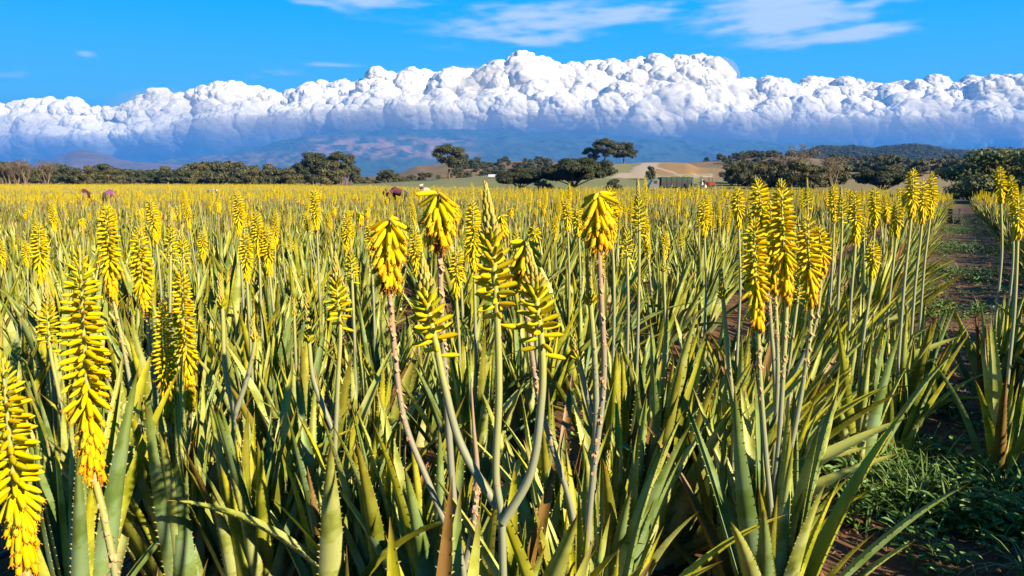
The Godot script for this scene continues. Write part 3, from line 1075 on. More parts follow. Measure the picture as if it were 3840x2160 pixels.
	for i in 5:
		var list := []
		for e in rosette(rng, 20, 1.05, Vector3.ZERO):
			list.append([far_leaf_meshes[e[0]][e[1]], e[2]])
		clumps.append(join(list))
	var tall := []
	for k in [["bloom", 1.02, 0.25], ["bloom", 0.92, 0.21], ["bloom", 1.12, 0.28], ["opening", 1.0, 0.22], ["old", 1.0, 0.13], ["bloom", 1.05, 0.24]]:
		var sp := joined_spike(k[0], k[1], k[2], 2, rng)
		tall.append(join([[sp[0], Transform3D()], [sp[1], Transform3D()]]))
	var where := []
	var spots := []
	for i in clumps.size():
		where.append([])
	for i in tall.size():
		spots.append([])
	for e in shade:
		e.y = ground_height(e.x, e.z)
		where[rng.randi_range(0, 4)].append(Transform3D(Basis(Vector3.UP, rng.randf() * TAU).scaled(Vector3.ONE * 1.1), e))
		if rng.randf() < 0.6:
			spots[rng.randi_range(0, 5)].append(Transform3D(Basis(Vector3.UP, rng.randf() * TAU), e))
	for e in far:
		var d: float = e[0]
		var p: Vector3 = e[1]
		if d < 100.0:
			where[rng.randi_range(0, 4)].append(Transform3D(Basis.from_euler(Vector3(rng.randfn() * 0.09, rng.randf() * TAU, rng.randfn() * 0.09)).scaled(Vector3.ONE * rng.randf_range(0.85, 1.15)), p))
		var count := (0.5 if px(p).x < 1900.0 else 0.95) if d < 22.0 else (0.58 if d < 40.0 else (0.85 if d < 80.0 else 1.3))
		while count > 0.0:
			if rng.randf() < 0.62 * count:
				var z := rng.randf_range(0.70, 1.10) * (1.15 if rng.randf() < 0.06 else 1.0)
				spots[rng.randi_range(0, 5)].append(Transform3D((Basis.from_euler(Vector3(rng.randfn() * 0.06, rng.randf() * TAU, rng.randfn() * 0.06)) * Basis.from_scale(Vector3(z * 1.1, z, z * 1.1))), p + Vector3(rng.randf_range(-0.12, 0.12), 0, rng.randf_range(-0.12, 0.12))))
			count -= 1.0
	for i in clumps.size():
		scatter("leaf_clumps", clumps[i], M.leaf, where[i], field)
	for i in tall.size():
		scatter("flower_spikes", tall[i], M.petal, spots[i], field)

func scatter(called: String, mesh: Mesh, material: Material, list: Array, holder: Node) -> MultiMeshInstance3D:
	var mm := MultiMesh.new()
	mm.transform_format = MultiMesh.TRANSFORM_3D
	mm.mesh = mesh
	mm.instance_count = list.size()
	for i in list.size():
		mm.set_instance_transform(i, list[i])
	var o := MultiMeshInstance3D.new()
	o.name = called
	o.multimesh = mm
	o.material_override = material
	o.set_meta("kind", "stuff")
	holder.add_child(o, true)
	return o

# ---------------------------------------------------------------- cumulus bank beyond the mountain
func lobe_mesh(seed_: int) -> ArrayMesh:
	# a ball swollen into rounded cells of four sizes, like a cauliflower head
	var nu := 121
	var nv := 61
	var cells := []
	for e in [[0.95, 0.34], [0.50, 0.17], [0.24, 0.085], [0.12, 0.045], [0.06, 0.02]]:
		var n := FastNoiseLite.new()
		n.seed = seed_ + cells.size() * 13
		n.noise_type = FastNoiseLite.TYPE_CELLULAR
		n.frequency = 1.0 / e[0]
		n.fractal_type = FastNoiseLite.FRACTAL_NONE
		n.cellular_distance_function = FastNoiseLite.DISTANCE_EUCLIDEAN
		n.cellular_return_type = FastNoiseLite.RETURN_DISTANCE
		n.cellular_jitter = 1.0
		cells.append([n, e[1]])
	var push := FastNoiseLite.new()
	push.seed = seed_ + 5
	push.frequency = 1.6
	push.fractal_octaves = 3
	var pos := PackedVector3Array()
	for j in nv:
		var b := PI * j / (nv - 1)
		for i in nu:
			var a := TAU * i / (nu - 1)
			var d := Vector3(cos(a) * sin(b), cos(b), sin(a) * sin(b))
			var q := d + Vector3(push.get_noise_3dv(d), push.get_noise_3dv(d + Vector3(9, 0, 0)), push.get_noise_3dv(d + Vector3(0, 9, 0))) * 0.16
			var r := 0.62
			for c in cells:
				var w: float = minf((c[0] as FastNoiseLite).get_noise_3dv(q) + 1.0, 1.0)
				r += (1.0 - w * w) * c[1] * 1.15
			pos.append(d * r)
	var nor := PackedVector3Array()
	nor.resize(pos.size())
	var idx := PackedInt32Array()
	for j in nv - 1:
		for i in nu - 1:
			var k := j * nu + i
			idx.append_array([k, k + 1, k + nu, k + 1, k + nu + 1, k + nu])
	for i in range(0, idx.size(), 3):
		var m := (pos[idx[i + 2]] - pos[idx[i]]).cross(pos[idx[i + 1]] - pos[idx[i]])
		for k in 3:
			nor[idx[i + k]] += m
	for j in nv:
		var s := nor[j * nu] + nor[j * nu + nu - 1]
		nor[j * nu] = s
		nor[j * nu + nu - 1] = s
	var north := Vector3.ZERO
	for i in nor.size():
		nor[i] = nor[i].normalized() if nor[i].length() > 1e-9 else pos[i].normalized()
	return arrays(pos, nor, PackedColorArray(), idx)

func build_clouds() -> void:
	rng.seed = 606
	var forms := []
	for i in 8:
		forms.append(lobe_mesh(100 + i * 31))
	var top := [[-600, 262], [-300, 255], [-120, 262], [-40, 250], [0, 262], [28, 288], [55, 256], [100, 249], [195, 245], [215, 272], [300, 270], [350, 251], [400, 229], [440, 240], [500, 226], [560, 204], [600, 211], [650, 224], [690, 233], [722, 240], [760, 216], [850, 206], [912, 212], [932, 180], [960, 172], [990, 189], [1050, 175], [1090, 186], [1130, 176], [1180, 181], [1240, 166], [1290, 146], [1330, 138], [1370, 150], [1400, 165], [1480, 160], [1520, 166], [1580, 156], [1660, 143], [1730, 140], [1790, 155], [1815, 184], [1850, 200], [1900, 203], [1935, 190], [1960, 200], [2000, 216], [2050, 199], [2130, 200], [2200, 214], [2250, 210], [2290, 201], [2350, 198], [2420, 210], [2460, 196], [2520, 187], [2576, 188], [2700, 200], [2900, 190], [3200, 205]]
	var foot := [[-600, 395], [0, 392], [300, 378], [600, 352], [900, 332], [1100, 318], [1300, 336], [1500, 330], [1700, 346], [2000, 352], [2300, 350], [2576, 346], [3200, 350]]
	# where one heap ends and the next begins, in the 2576 pixel view, and what sets it apart
	var heaps := [[-420, 28, "low rounded cloud at the thin end of the bank over the cone hill"], [28, 215, "flat topped white cloud above the small cone hill"], [215, 450, "rising white cloud between the flat topped cloud and the peak of the bank"], [450, 722, "domed white cloud over the long treeline"], [722, 920, "level white cloud over the foot of the mountain"], [920, 1185, "double headed white cloud over the bare mountain slope"], [1185, 1410, "highest towering white cloud of the bank"], [1410, 1580, "broad shouldered cloud beside the highest tower"], [1580, 1830, "bright square headed tower cloud over the pale track"], [1830, 2010, "lower cloud beside the square headed tower"], [2010, 2240, "even rounded cloud over the dry hills"], [2240, 2440, "soft low cloud over the dark wooded ridge"], [2440, 3000, "bulging cloud above the broad dark tree"]]
	var dist := 13500.0
	var loose := FogMaterial.new()
	loose.density = 0.0015
	loose.albedo = Color(0.86, 0.86, 0.87)
	for h in heaps:
		var mid: float = (h[0] + h[1]) * 0.5
		var centre := at(mid * K, profile(foot, mid) * K, dist)
		var o := thing("cloud", h[2], "cloud", centre)
		for row in 4:
			var u: float = h[0] + rng.randf_range(0.0, 14.0)
			while u < h[1]:
				var c := profile(top, u)
				var tall := profile(foot, u) - c
				var r: float = tall * [rng.randf_range(0.05, 0.24), rng.randf_range(0.07, 0.34), rng.randf_range(0.10, 0.40), rng.randf_range(0.12, 0.34)][row]
				var v: float = c + r + tall * [rng.randf_range(-0.02, 0.04), rng.randf_range(0.06, 0.22), rng.randf_range(0.28, 0.46), rng.randf_range(0.46, 0.62)][row]
				var depth := dist - row * 420.0 + rng.randf_range(-150.0, 150.0)
				var p := at(u * K, v * K, depth)
				var size := r * K / F * depth
				part("lobe", forms[rng.randi_range(0, 7)], M.cloud, o, Transform3D(Basis.from_euler(Vector3(rng.randf() * TAU, rng.randf() * TAU, rng.randf() * TAU)).scaled_local(Vector3.ONE * size) .scaled(Vector3(1.12, 0.98, 1.1)), p - centre))
				# loose droplets round the lobe
				if rng.randf() < 0.6 and row < 3:
					var f := FogVolume.new()
					f.name = "wisp"
					f.shape = RenderingServer.FOG_VOLUME_SHAPE_ELLIPSOID
					f.size = Vector3(size * rng.randf_range(2.0, 2.9), size * rng.randf_range(1.6, 2.1), size * 2.2)
					f.material = loose
					f.set_meta("kind", "stuff")
					f.position = p - centre + Vector3(rng.randf_range(-0.5, 0.5), rng.randf_range(-0.45, 0.10), 0.6) * size
					o.add_child(f, true)
				u += r * rng.randf_range(0.85, 1.35)
	# mist that hangs from the bases of the bank
	var mist := FogMaterial.new()
	mist.density = 0.0011
	mist.albedo = Color(0.62, 0.64, 0.70)
	for i in 15:
		var u := -150.0 + i * 200.0 + rng.randf_range(-40.0, 40.0)
		var f := FogVolume.new()
		f.name = numbered("cloud_mist")
		f.shape = RenderingServer.FOG_VOLUME_SHAPE_ELLIPSOID
		f.size = Vector3(rng.randf_range(1900.0, 2900.0), rng.randf_range(420.0, 620.0), 900.0)
		f.material = mist
		f.set_meta("kind", "stuff")
		f.set_meta("label", "soft mist hanging under the cloud bank")
		add_child(f)
		f.position = at(u * K, (profile(foot, u) - rng.randf_range(0.0, 26.0)) * K, dist - 1900.0)
	# thinner veils in front of its middle
	var veil := FogMaterial.new()
	veil.density = 0.00042
	veil.albedo = Color(0.70, 0.72, 0.77)
	for i in 12:
		var u := -100.0 + i * 245.0 + rng.randf_range(-70.0, 70.0)
		var f := FogVolume.new()
		f.name = numbered("cloud_mist")
		f.shape = RenderingServer.FOG_VOLUME_SHAPE_ELLIPSOID
		f.size = Vector3(rng.randf_range(1500.0, 2800.0), rng.randf_range(500.0, 900.0), 900.0)
		f.material = veil
		f.set_meta("kind", "stuff")
		f.set_meta("label", "thin veil of mist before the cloud bank")
		add_child(f)
		f.position = at(u * K, lerpf(profile(foot, u), profile(top, u), rng.randf_range(0.25, 0.6)) * K, dist - 2400.0)

# ---------------------------------------------------------------- people
func field_mesh(bones: Array, cell: float, blend: float) -> ArrayMesh:
	# surface nets over tapered capsules [a, b, ra, rb] joined by a smooth minimum
	var lo := Vector3.ONE * 1e9
	var hi := -lo
	for b in bones:
		for k in 2:
			lo = lo.min(b[k] - Vector3.ONE * (b[2 + k] + cell * 3.0))
			hi = hi.max(b[k] + Vector3.ONE * (b[2 + k] + cell * 3.0))
	var n := Vector3i(((hi - lo) / cell).ceil()) + Vector3i.ONE
	var val := PackedFloat32Array()
	val.resize(n.x * n.y * n.z)
	for z in n.z:
		for y in n.y:
			for x in n.x:
				var p := lo + Vector3(x, y, z) * cell
				var d := 1e9
				for b in bones:
					var ab: Vector3 = b[1] - b[0]
					var t := clampf((p - b[0]).dot(ab) / maxf(ab.length_squared(), 1e-9), 0, 1)
					var e: float = (p - b[0] - ab * t).length() - lerpf(b[2], b[3], t)
					var h := clampf(0.5 + 0.5 * (e - d) / blend, 0, 1) if d < 1e8 else 0.0
					d = lerpf(e, d, h) - blend * h * (1.0 - h) if d < 1e8 else e
				val[(z * n.y + y) * n.x + x] = d
	var id := {}
	var pos := PackedVector3Array()
	for z in n.z - 1:
		for y in n.y - 1:
			for x in n.x - 1:
				var sum := Vector3.ZERO
				var count := 0
				var c := PackedFloat32Array()
				for k in 8:
					c.append(val[((z + (k >> 2)) * n.y + y + ((k >> 1) & 1)) * n.x + x + (k & 1)])
				for e in [[0, 1], [2, 3], [4, 5], [6, 7], [0, 2], [1, 3], [4, 6], [5, 7], [0, 4], [1, 5], [2, 6], [3, 7]]:
					var a: float = c[e[0]]
					var b: float = c[e[1]]
					if (a < 0.0) != (b < 0.0):
						var t := a / (a - b)
						var pa := Vector3(e[0] & 1, (e[0] >> 1) & 1, e[0] >> 2)
						var pb := Vector3(e[1] & 1, (e[1] >> 1) & 1, e[1] >> 2)
						sum += pa.lerp(pb, t)
						count += 1
				if count:
					id[Vector3i(x, y, z)] = pos.size()
					pos.append(lo + (Vector3(x, y, z) + sum / count) * cell)
	var idx := PackedInt32Array()
	for key in id:
		for ax in 3:
			var s := Vector3i.ZERO
			s[ax] = 1
			var b1 := Vector3i.ZERO
			b1[(ax + 1) % 3] = 1
			var b2 := Vector3i.ZERO
			b2[(ax + 2) % 3] = 1
			var k: Vector3i = key
			if k[(ax + 1) % 3] == 0 or k[(ax + 2) % 3] == 0:
				continue
			var v0 := val[(k.z * n.y + k.y) * n.x + k.x]
			var q := k + s
			var v1 := val[(q.z * n.y + q.y) * n.x + q.x]
			if (v0 < 0.0) == (v1 < 0.0):
				continue
			var quad := [k, k - b1, k - b1 - b2, k - b2]
			var ok := true
			for w in quad:
				if not id.has(w):
					ok = false
			if not ok:
				continue
			var f := [id[quad[0]], id[quad[1]], id[quad[2]], id[quad[3]]]
			if v0 >= 0.0:
				f.reverse()
			idx.append_array([f[0], f[2], f[1], f[0], f[3], f[2]])
	var nor := PackedVector3Array()
	nor.resize(pos.size())
	for i in range(0, idx.size(), 3):
		var m := (pos[idx[i + 2]] - pos[idx[i]]).cross(pos[idx[i + 1]] - pos[idx[i]])
		for k in 3:
			nor[idx[i + k]] += m
	for i in nor.size():
		nor[i] = nor[i].normalized()
	return arrays(pos, nor, PackedColorArray(), idx)

var figures := {}            # meshes of a pose, shared between people

func person(label: String, p: Vector3, turn: float, pose: String, shirt: Color, trousers: Color, hat: Color) -> void:
	# faces +Z before the turn
	var o := thing("person", label, "person", p)
	o.rotation.y = turn
	var J := {}
	if pose == "bent":
		J = {"hip": Vector3(0, 0.90, -0.10), "chest": Vector3(0, 1.02, 0.26), "neck": Vector3(0, 0.98, 0.42), "head": Vector3(0, 0.95, 0.56), "hand": 0.42, "reach": 0.50, "step": 0.05}
	elif pose == "lean":
		J = {"hip": Vector3(0, 0.90, -0.06), "chest": Vector3(0, 1.12, 0.20), "neck": Vector3(0, 1.24, 0.34), "head": Vector3(0, 1.30, 0.46), "hand": 0.62, "reach": 0.52, "step": 0.05}
	else:
		J = {"hip": Vector3(0, 0.92, 0), "chest": Vector3(0, 1.26, 0.02), "neck": Vector3(0, 1.46, 0.02), "head": Vector3(0, 1.62, 0.05), "hand": 0.88, "reach": 0.22, "step": 0.04}
	var skin := []
	var top := []
	var low := []
	var hip: Vector3 = J.hip
	var chest: Vector3 = J.chest
	var neck: Vector3 = J.neck
	var head: Vector3 = J.head
	skin.append([neck, head, 0.055, 0.06])
	skin.append([head, head + (head - neck).normalized() * 0.08 + Vector3(0, 0, 0.01), 0.085, 0.08])
	skin.append([hip, chest, 0.12, 0.13])
	skin.append([chest, neck, 0.12, 0.06])
	skin.append([head + Vector3(0, 0.0, 0.085) , head + Vector3(0, -0.02, 0.10), 0.016, 0.018])
	top.append([hip + (chest - hip) * 0.1, chest, 0.145, 0.155])
	top.append([chest, chest.lerp(neck, 0.75), 0.15, 0.085])
	for s: float in [-1.0, 1.0]:
		var sh := chest.lerp(neck, 0.6) + Vector3(s * 0.17, -0.01, 0)
		var hand := Vector3(s * 0.16, J.hand, J.reach + s * J.step)
		var elbow := sh.lerp(hand, 0.5) + Vector3(s * 0.05, 0.0, -0.06)
		skin.append([sh, elbow, 0.05, 0.042])
		skin.append([elbow, hand, 0.042, 0.028])
		skin.append([hand, hand + (hand - elbow).normalized() * 0.09, 0.035, 0.028])
		for fgr in 4:
			var b: Vector3 = hand + (hand - elbow).normalized() * 0.08 + Vector3(s * (fgr - 1.5) * 0.016, 0, 0)
			skin.append([b, b + (hand - elbow).normalized() * 0.06 + Vector3(0, 0, 0.015), 0.010, 0.008])
		skin.append([hand + Vector3(-s * 0.02, 0, 0.02), hand + Vector3(-s * 0.035, -0.05, 0.05), 0.011, 0.009])
		top.append([sh, elbow, 0.068, 0.058])
		top.append([elbow, elbow.lerp(hand, 0.8), 0.058, 0.045])
		var hj := hip + Vector3(s * 0.09, -0.02, 0)
		var foot := Vector3(s * 0.12, 0.06, -0.02 + s * 0.12)
		var knee := hj.lerp(foot, 0.5) + Vector3(0, 0.0, 0.06)
		skin.append([hj, knee, 0.08, 0.055])
		skin.append([knee, foot, 0.055, 0.04])
		skin.append([foot + Vector3(0, -0.02, -0.04), foot + Vector3(0, -0.03, 0.14), 0.04, 0.035])
		low.append([hj, knee, 0.105, 0.078])
		low.append([knee, foot + Vector3(0, 0.05, 0), 0.078, 0.062])
		low.append([hip, hj, 0.14, 0.115])
	if not figures.has(pose):
		figures[pose] = [field_mesh(skin, 0.028, 0.035), field_mesh(top, 0.036, 0.04), field_mesh(low, 0.038, 0.04)]
	part("body", figures[pose][0], mat(Color(0.158, 0.079, 0.047), 0.7), o)
	part("shirt", figures[pose][1], mat(shirt, 0.9), o)
	part("trousers", figures[pose][2], mat(trousers, 0.9), o)
	var up := (head - neck).normalized() if pose != "stand" else Vector3.UP
	var crown := head + up * 0.07
	var path := PackedVector3Array([crown - up * 0.02, crown - up * 0.012, crown, crown + up * 0.06, crown + up * 0.11, crown + up * 0.12])
	part("hat", tube(path, PackedFloat32Array([0.17, 0.175, 0.105, 0.10, 0.075, 0.01]), PackedColorArray([Color.WHITE, Color.WHITE, Color.WHITE, Color.WHITE, Color.WHITE, Color.WHITE]), 14), mat(hat, 0.9), o)

func stand(u: float, depth: float) -> Vector3:
	var p := at(u, HORIZON, depth)
	p.y = ground_height(p.x, p.z)
	return p

# ---------------------------------------------------------------- machines
func wheel(holder: Node3D, p: Vector3, r: float, w: float, rim: Material) -> void:
	# turns about the z axis
	var q := Transform3D(Basis(Vector3.UP, PI / 2), p)
	var path := PackedVector3Array()
	var radii := PackedFloat32Array()
	var cols := PackedColorArray()
	for e in [[-0.5, 0.62], [-0.5, 0.90], [-0.38, 1.0], [0.38, 1.0], [0.5, 0.90], [0.5, 0.62]]:
		path.append(Vector3(e[0] * w, 0, 0))
		radii.append(e[1] * r)
		cols.append(Color.WHITE)
	var t := part("wheel", tube(path, radii, cols, 22, false), M.rubber, holder, q)
	part("rim", join([[simple_tube(PackedVector3Array([Vector3(-0.36 * w, 0, 0), Vector3(0.36 * w, 0, 0)]), r * 0.63, r * 0.63, Color.WHITE, 20), Transform3D()], [simple_tube(PackedVector3Array([Vector3(-0.46 * w, 0, 0), Vector3(0.46 * w, 0, 0)]), r * 0.2, r * 0.2, Color.WHITE, 12), Transform3D()]]), rim, t)

func build_things() -> void:
	rng.seed = 1111
	M.rubber = mat(Color(0.013, 0.013, 0.013), 0.85)
	M.steel = mat(Color(0.173, 0.178, 0.184), 0.5)
	M.cream = mat(Color(0.357, 0.346, 0.317), 0.5)
	M.dark = mat(Color(0.014, 0.014, 0.016), 0.6)
	var pane := StandardMaterial3D.new()
	pane.albedo_color = Color(0.018, 0.029, 0.034, 0.432)
	pane.transparency = BaseMaterial3D.TRANSPARENCY_ALPHA
	pane.roughness = 0.08
	# pickers in the field
	person("person in a purple shirt and dark trousers bending over the flowers", stand(395, 34.0), PI * 0.93, "bent", Color(0.136, 0.036, 0.120), Color(0.034, 0.032, 0.034), Color(0.040, 0.024, 0.036))
	person("person in a dark red top and khaki trousers bending between spikes", stand(306, 31.0), PI * 1.1, "bent", Color(0.058, 0.007, 0.010), Color(0.115, 0.086, 0.052), Color(0.029, 0.011, 0.011))
	person("person in a maroon shirt stooping low among far spikes", stand(1503, 30.0), -PI * 0.55, "bent", Color(0.075, 0.018, 0.029), Color(0.029, 0.029, 0.034), Color(0.029, 0.023, 0.018))
	person("person with a white hat and pale shirt leaning over the flowers", stand(1612, 42.0), -PI * 0.6, "lean", Color(0.288, 0.277, 0.265), Color(0.173, 0.138, 0.058), Color(0.414, 0.392, 0.357))
	person("person with a pale hat far off near the long treeline", stand(786, 70.0), PI * 0.5, "bent", Color(0.173, 0.173, 0.167), Color(0.058, 0.058, 0.063), Color(0.403, 0.392, 0.369))
	# lorry with a green tarpaulin box, side on, cab facing -x
	var d := 112.0
	var base := stand(2470, d)
	var k := 1.0
	var lorry := thing("truck", "white cabbed truck with a green and dark blue cargo box full of leaves", "truck", base)
	lorry.rotation.y = 0.06
	lorry.scale = Vector3.ONE * 0.85
	var cab := SurfaceTool.new()
	cab.begin(Mesh.PRIMITIVE_TRIANGLES)
	cab.set_smooth_group(-1)
	var side := [Vector2(-1.75, 0.55), Vector2(-1.80, 1.15), Vector2(-1.62, 1.32), Vector2(-1.22, 2.06), Vector2(-0.95, 2.16), Vector2(-0.12, 2.16), Vector2(-0.10, 0.55)]
	var tri := Geometry2D.triangulate_polygon(PackedVector2Array(side))
	for z: float in [-0.95, 0.95]:
		for i in range(0, tri.size(), 3):
			for q in ([0, 1, 2] if z > 0.0 else [0, 2, 1]):
				var v: Vector2 = side[tri[i + q]]
				cab.add_vertex(Vector3(v.x, v.y, z))
	for i in side.size():
		var a: Vector2 = side[i]
		var b: Vector2 = side[(i + 1) % side.size()]
		for v in [Vector3(a.x, a.y, -0.95), Vector3(b.x, b.y, -0.95), Vector3(a.x, a.y, 0.95), Vector3(a.x, a.y, 0.95), Vector3(b.x, b.y, -0.95), Vector3(b.x, b.y, 0.95)]:
			cab.add_vertex(v)
	cab.generate_normals()
	var body := part("cab", cab.commit(), mat(Color(0.125, 0.125, 0.127), 0.35), lorry)
	part("windscreen", box(Vector3(0.03, 0.72, 1.6)), pane, body, Transform3D(Basis(Vector3.BACK, -0.49), Vector3(-1.60, 1.38, 0)))
	part("side_window", box(Vector3(0.62, 0.52, 0.03)), pane, body, Transform3D(Basis(), Vector3(-0.80, 1.42, 0.955)))
	part("side_window", box(Vector3(0.62, 0.52, 0.03)), pane, body, Transform3D(Basis(), Vector3(-0.80, 1.42, -0.955)))
	part("door_handle", box(Vector3(0.14, 0.03, 0.03)), M.dark, body, Transform3D(Basis(), Vector3(-0.42, 1.22, 0.96)))
	for z: float in [-0.72, 0.72]:
		part("headlight", box(Vector3(0.05, 0.16, 0.26), 0.02), M.cream, lorry, Transform3D(Basis(), Vector3(-1.79, 0.85, z)))
	part("bumper", box(Vector3(0.14, 0.2, 1.9), 0.03), M.dark, lorry, Transform3D(Basis(), Vector3(-1.80, 0.48, 0)))
	part("chassis", box(Vector3(7.4, 0.22, 0.8)), M.dark, lorry, Transform3D(Basis(), Vector3(2.0, 0.62, 0)))
	part("lower_box", box(Vector3(5.7, 0.72, 2.2), 0.03), mat(Color(0.007, 0.008, 0.028), 0.6), lorry, Transform3D(Basis(), Vector3(2.98, 0.86, 0)))
	part("stripe", box(Vector3(5.72, 0.10, 2.23)), mat(Color(0.064, 0.009, 0.012), 0.6), lorry, Transform3D(Basis(), Vector3(2.98, 1.50, 0)))
	var tarp := part("tarpaulin", box(Vector3(5.7, 0.92, 2.18), 0.03), mat(Color(0.004, 0.026, 0.017), 0.6), lorry, Transform3D(Basis(), Vector3(2.98, 1.60, 0)))
	for i in 7:
		part("stake", box(Vector3(0.07, 1.65, 0.05)), mat(Color(0.005, 0.019, 0.013), 0.6), tarp, Transform3D(Basis(), Vector3(-2.75 + i * 0.915, -0.74, 1.125)))
	part("patch", box(Vector3(1.25, 0.42, 0.03)), mat(Color(0.005, 0.045, 0.026), 0.6), tarp, Transform3D(Basis(), Vector3(1.95, 0.38, 1.10)))
	var heap := []
	for i in 160:
		heap.append([far_leaf_meshes[rng.randi_range(0, 2)][rng.randi_range(0, 3)], Transform3D(Basis(Vector3.UP, rng.randf() * TAU) * Basis(Vector3.RIGHT, rng.randf_range(0.9, 1.6)), Vector3(rng.randf_range(0.3, 5.6), 2.46 + rng.randf() * 0.12, rng.randf_range(-0.9, 0.9)))])
	var cargo := part("leaf_load", join(heap), M.leaf, lorry)
	cargo.set_meta("kind", "stuff")
	for w in [[-1.0, 1.0], [-1.0, -1.0], [3.9, 1.0], [3.9, -1.0], [4.95, 1.0], [4.95, -1.0]]:
		wheel(lorry, Vector3(w[0], 0.46, w[1] * 0.92), 0.46, 0.28, M.steel)
	# trailer and tractor behind it
	var tb := stand(2604, d + 1.0)
	var trailer := thing("trailer", "low dark green trailer between the truck and the red tractor", "trailer", tb)
	trailer.scale = Vector3.ONE * 0.85
	part("bed", box(Vector3(2.6, 0.6, 1.9), 0.03), mat(Color(0.007, 0.029, 0.018), 0.6), trailer, Transform3D(Basis(), Vector3(0.3, 0.7, 0)))
	part("rear_board", box(Vector3(0.08, 1.1, 1.9)), mat(Color(0.018, 0.018, 0.018), 0.6), trailer, Transform3D(Basis(), Vector3(1.62, 0.75, 0)))
	part("drawbar", box(Vector3(1.2, 0.12, 0.16)), M.dark, trailer, Transform3D(Basis(), Vector3(2.2, 0.6, 0)))
	for w in [[-0.2, 0.85], [-0.2, -0.85]]:
		wheel(trailer, Vector3(w[0], 0.4, w[1]), 0.40, 0.25, M.steel)
	var xb := stand(2650, d + 1.0)
	var tractor := thing("tractor", "red tractor with a flat pale canopy and large rear wheels", "tractor", xb)
	tractor.scale = Vector3.ONE * 0.85
	var red := mat(Color(0.190, 0.020, 0.011), 0.45)
	part("hood", box(Vector3(1.5, 0.62, 0.62), 0.08), red, tractor, Transform3D(Basis(), Vector3(0.75, 0.95, 0)))
	part("engine", box(Vector3(1.9, 0.45, 0.45), 0.03), M.dark, tractor, Transform3D(Basis(), Vector3(0.45, 0.55, 0)))
	part("seat", box(Vector3(0.45, 0.5, 0.5), 0.05), M.dark, tractor, Transform3D(Basis(), Vector3(-0.55, 1.05, 0)))
	part("canopy", box(Vector3(1.7, 0.08, 1.45), 0.03), M.cream, tractor, Transform3D(Basis(), Vector3(-0.2, 2.45, 0)))
	for e in [[-0.95, -0.6], [-0.95, 0.6], [0.4, -0.5], [0.4, 0.5]]:
		part("post", box(Vector3(0.06, 1.55, 0.06)), M.dark, tractor, Transform3D(Basis(), Vector3(e[0], 0.92, e[1])))
	part("exhaust", box(Vector3(0.07, 0.8, 0.07)), M.dark, tractor, Transform3D(Basis(), Vector3(1.0, 1.5, 0.2)))
	part("steering_wheel", simple_tube(PackedVector3Array([Vector3(0, 0, 0), Vector3(0.04, 0.03, 0)]), 0.2, 0.2, Color.WHITE, 14), M.dark, tractor, Transform3D(Basis(), Vector3(-0.1, 1.55, 0)))
	for z: float in [-0.75, 0.75]:
		part("mudguard", box(Vector3(1.1, 0.07, 0.4), 0.02), red, tractor, Transform3D(Basis(), Vector3(-0.6, 1.48, z)))
		wheel(tractor, Vector3(-0.6, 0.72, z), 0.72, 0.38, M.cream)
		wheel(tractor, Vector3(1.25, 0.42, z * 0.85), 0.42, 0.26, M.cream)
	person("person in dark green clothes standing at the rear of the truck", stand(2595, d - 1.5) + Vector3(0, 0.0, 0), PI * 0.4, "stand", Color(0.034, 0.052, 0.052), Color(0.029, 0.034, 0.040), Color(0.173, 0.207, 0.196))
	person("person in a white shirt and blue trousers standing by the tractor", stand(2634, d - 1.5), -PI * 0.5, "stand", Color(0.403, 0.414, 0.426), Color(0.034, 0.069, 0.162), Color(0.380, 0.380, 0.380))
	# white sheeted low shed on the meadow
	var sp := at(1852, 681, 190.0)
	sp.y = ground_height(sp.x, sp.z)
	var shed := thing("low_shed", "long low white roofed shed on the green meadow", "shed", sp)
	part("roof", box(Vector3(2.9, 0.14, 2.2), 0.04), mat(Color(0.450, 0.455, 0.461), 0.5), shed, Transform3D(Basis(Vector3.RIGHT, 0.25), Vector3(0, 0.62, 0)))
	for x: float in [-1.2, 0.0, 1.2]:
		part("post", box(Vector3(0.1, 0.75, 0.1)), M.steel, shed, Transform3D(Basis(), Vector3(x, -0.05, 0.6)))
		part("post", box(Vector3(0.1, 0.75, 0.1)), M.steel, shed, Transform3D(Basis(), Vector3(x, -0.05, -0.6)))
	# crate at the far end of the path
	var cp := stand(3592, 24.0)
	var crate := thing("crate", "black crate standing at the far end of the earth path", "crate", cp)
	for i in 5:
		part("slat", box(Vector3(0.32, 0.07, 0.02)), M.dark, crate, Transform3D(Basis(), Vector3(0, 0.05 + i * 0.09, 0.12)))
		part("slat", box(Vector3(0.02, 0.07, 0.22)), M.dark, crate, Transform3D(Basis(), Vector3(-0.15, 0.05 + i * 0.09, 0)))
		part("slat", box(Vector3(0.02, 0.07, 0.22)), M.dark, crate, Transform3D(Basis(), Vector3(0.15, 0.05 + i * 0.09, 0)))
		part("slat", box(Vector3(0.32, 0.07, 0.02)), M.dark, crate, Transform3D(Basis(), Vector3(0, 0.05 + i * 0.09, -0.12)))
	part("base", box(Vector3(0.32, 0.05, 0.26)), M.dark, crate)
	# pylon far behind the treeline
	var pp := at(104, 628, 1900.0)
	pp.y = -3.0
	var pylon := thing("power_pylon", "faint lattice power pylon far behind the treeline", "pylon", pp)
	var bars := []
	var hh := at(104, 592, 1900.0).y + 3.0
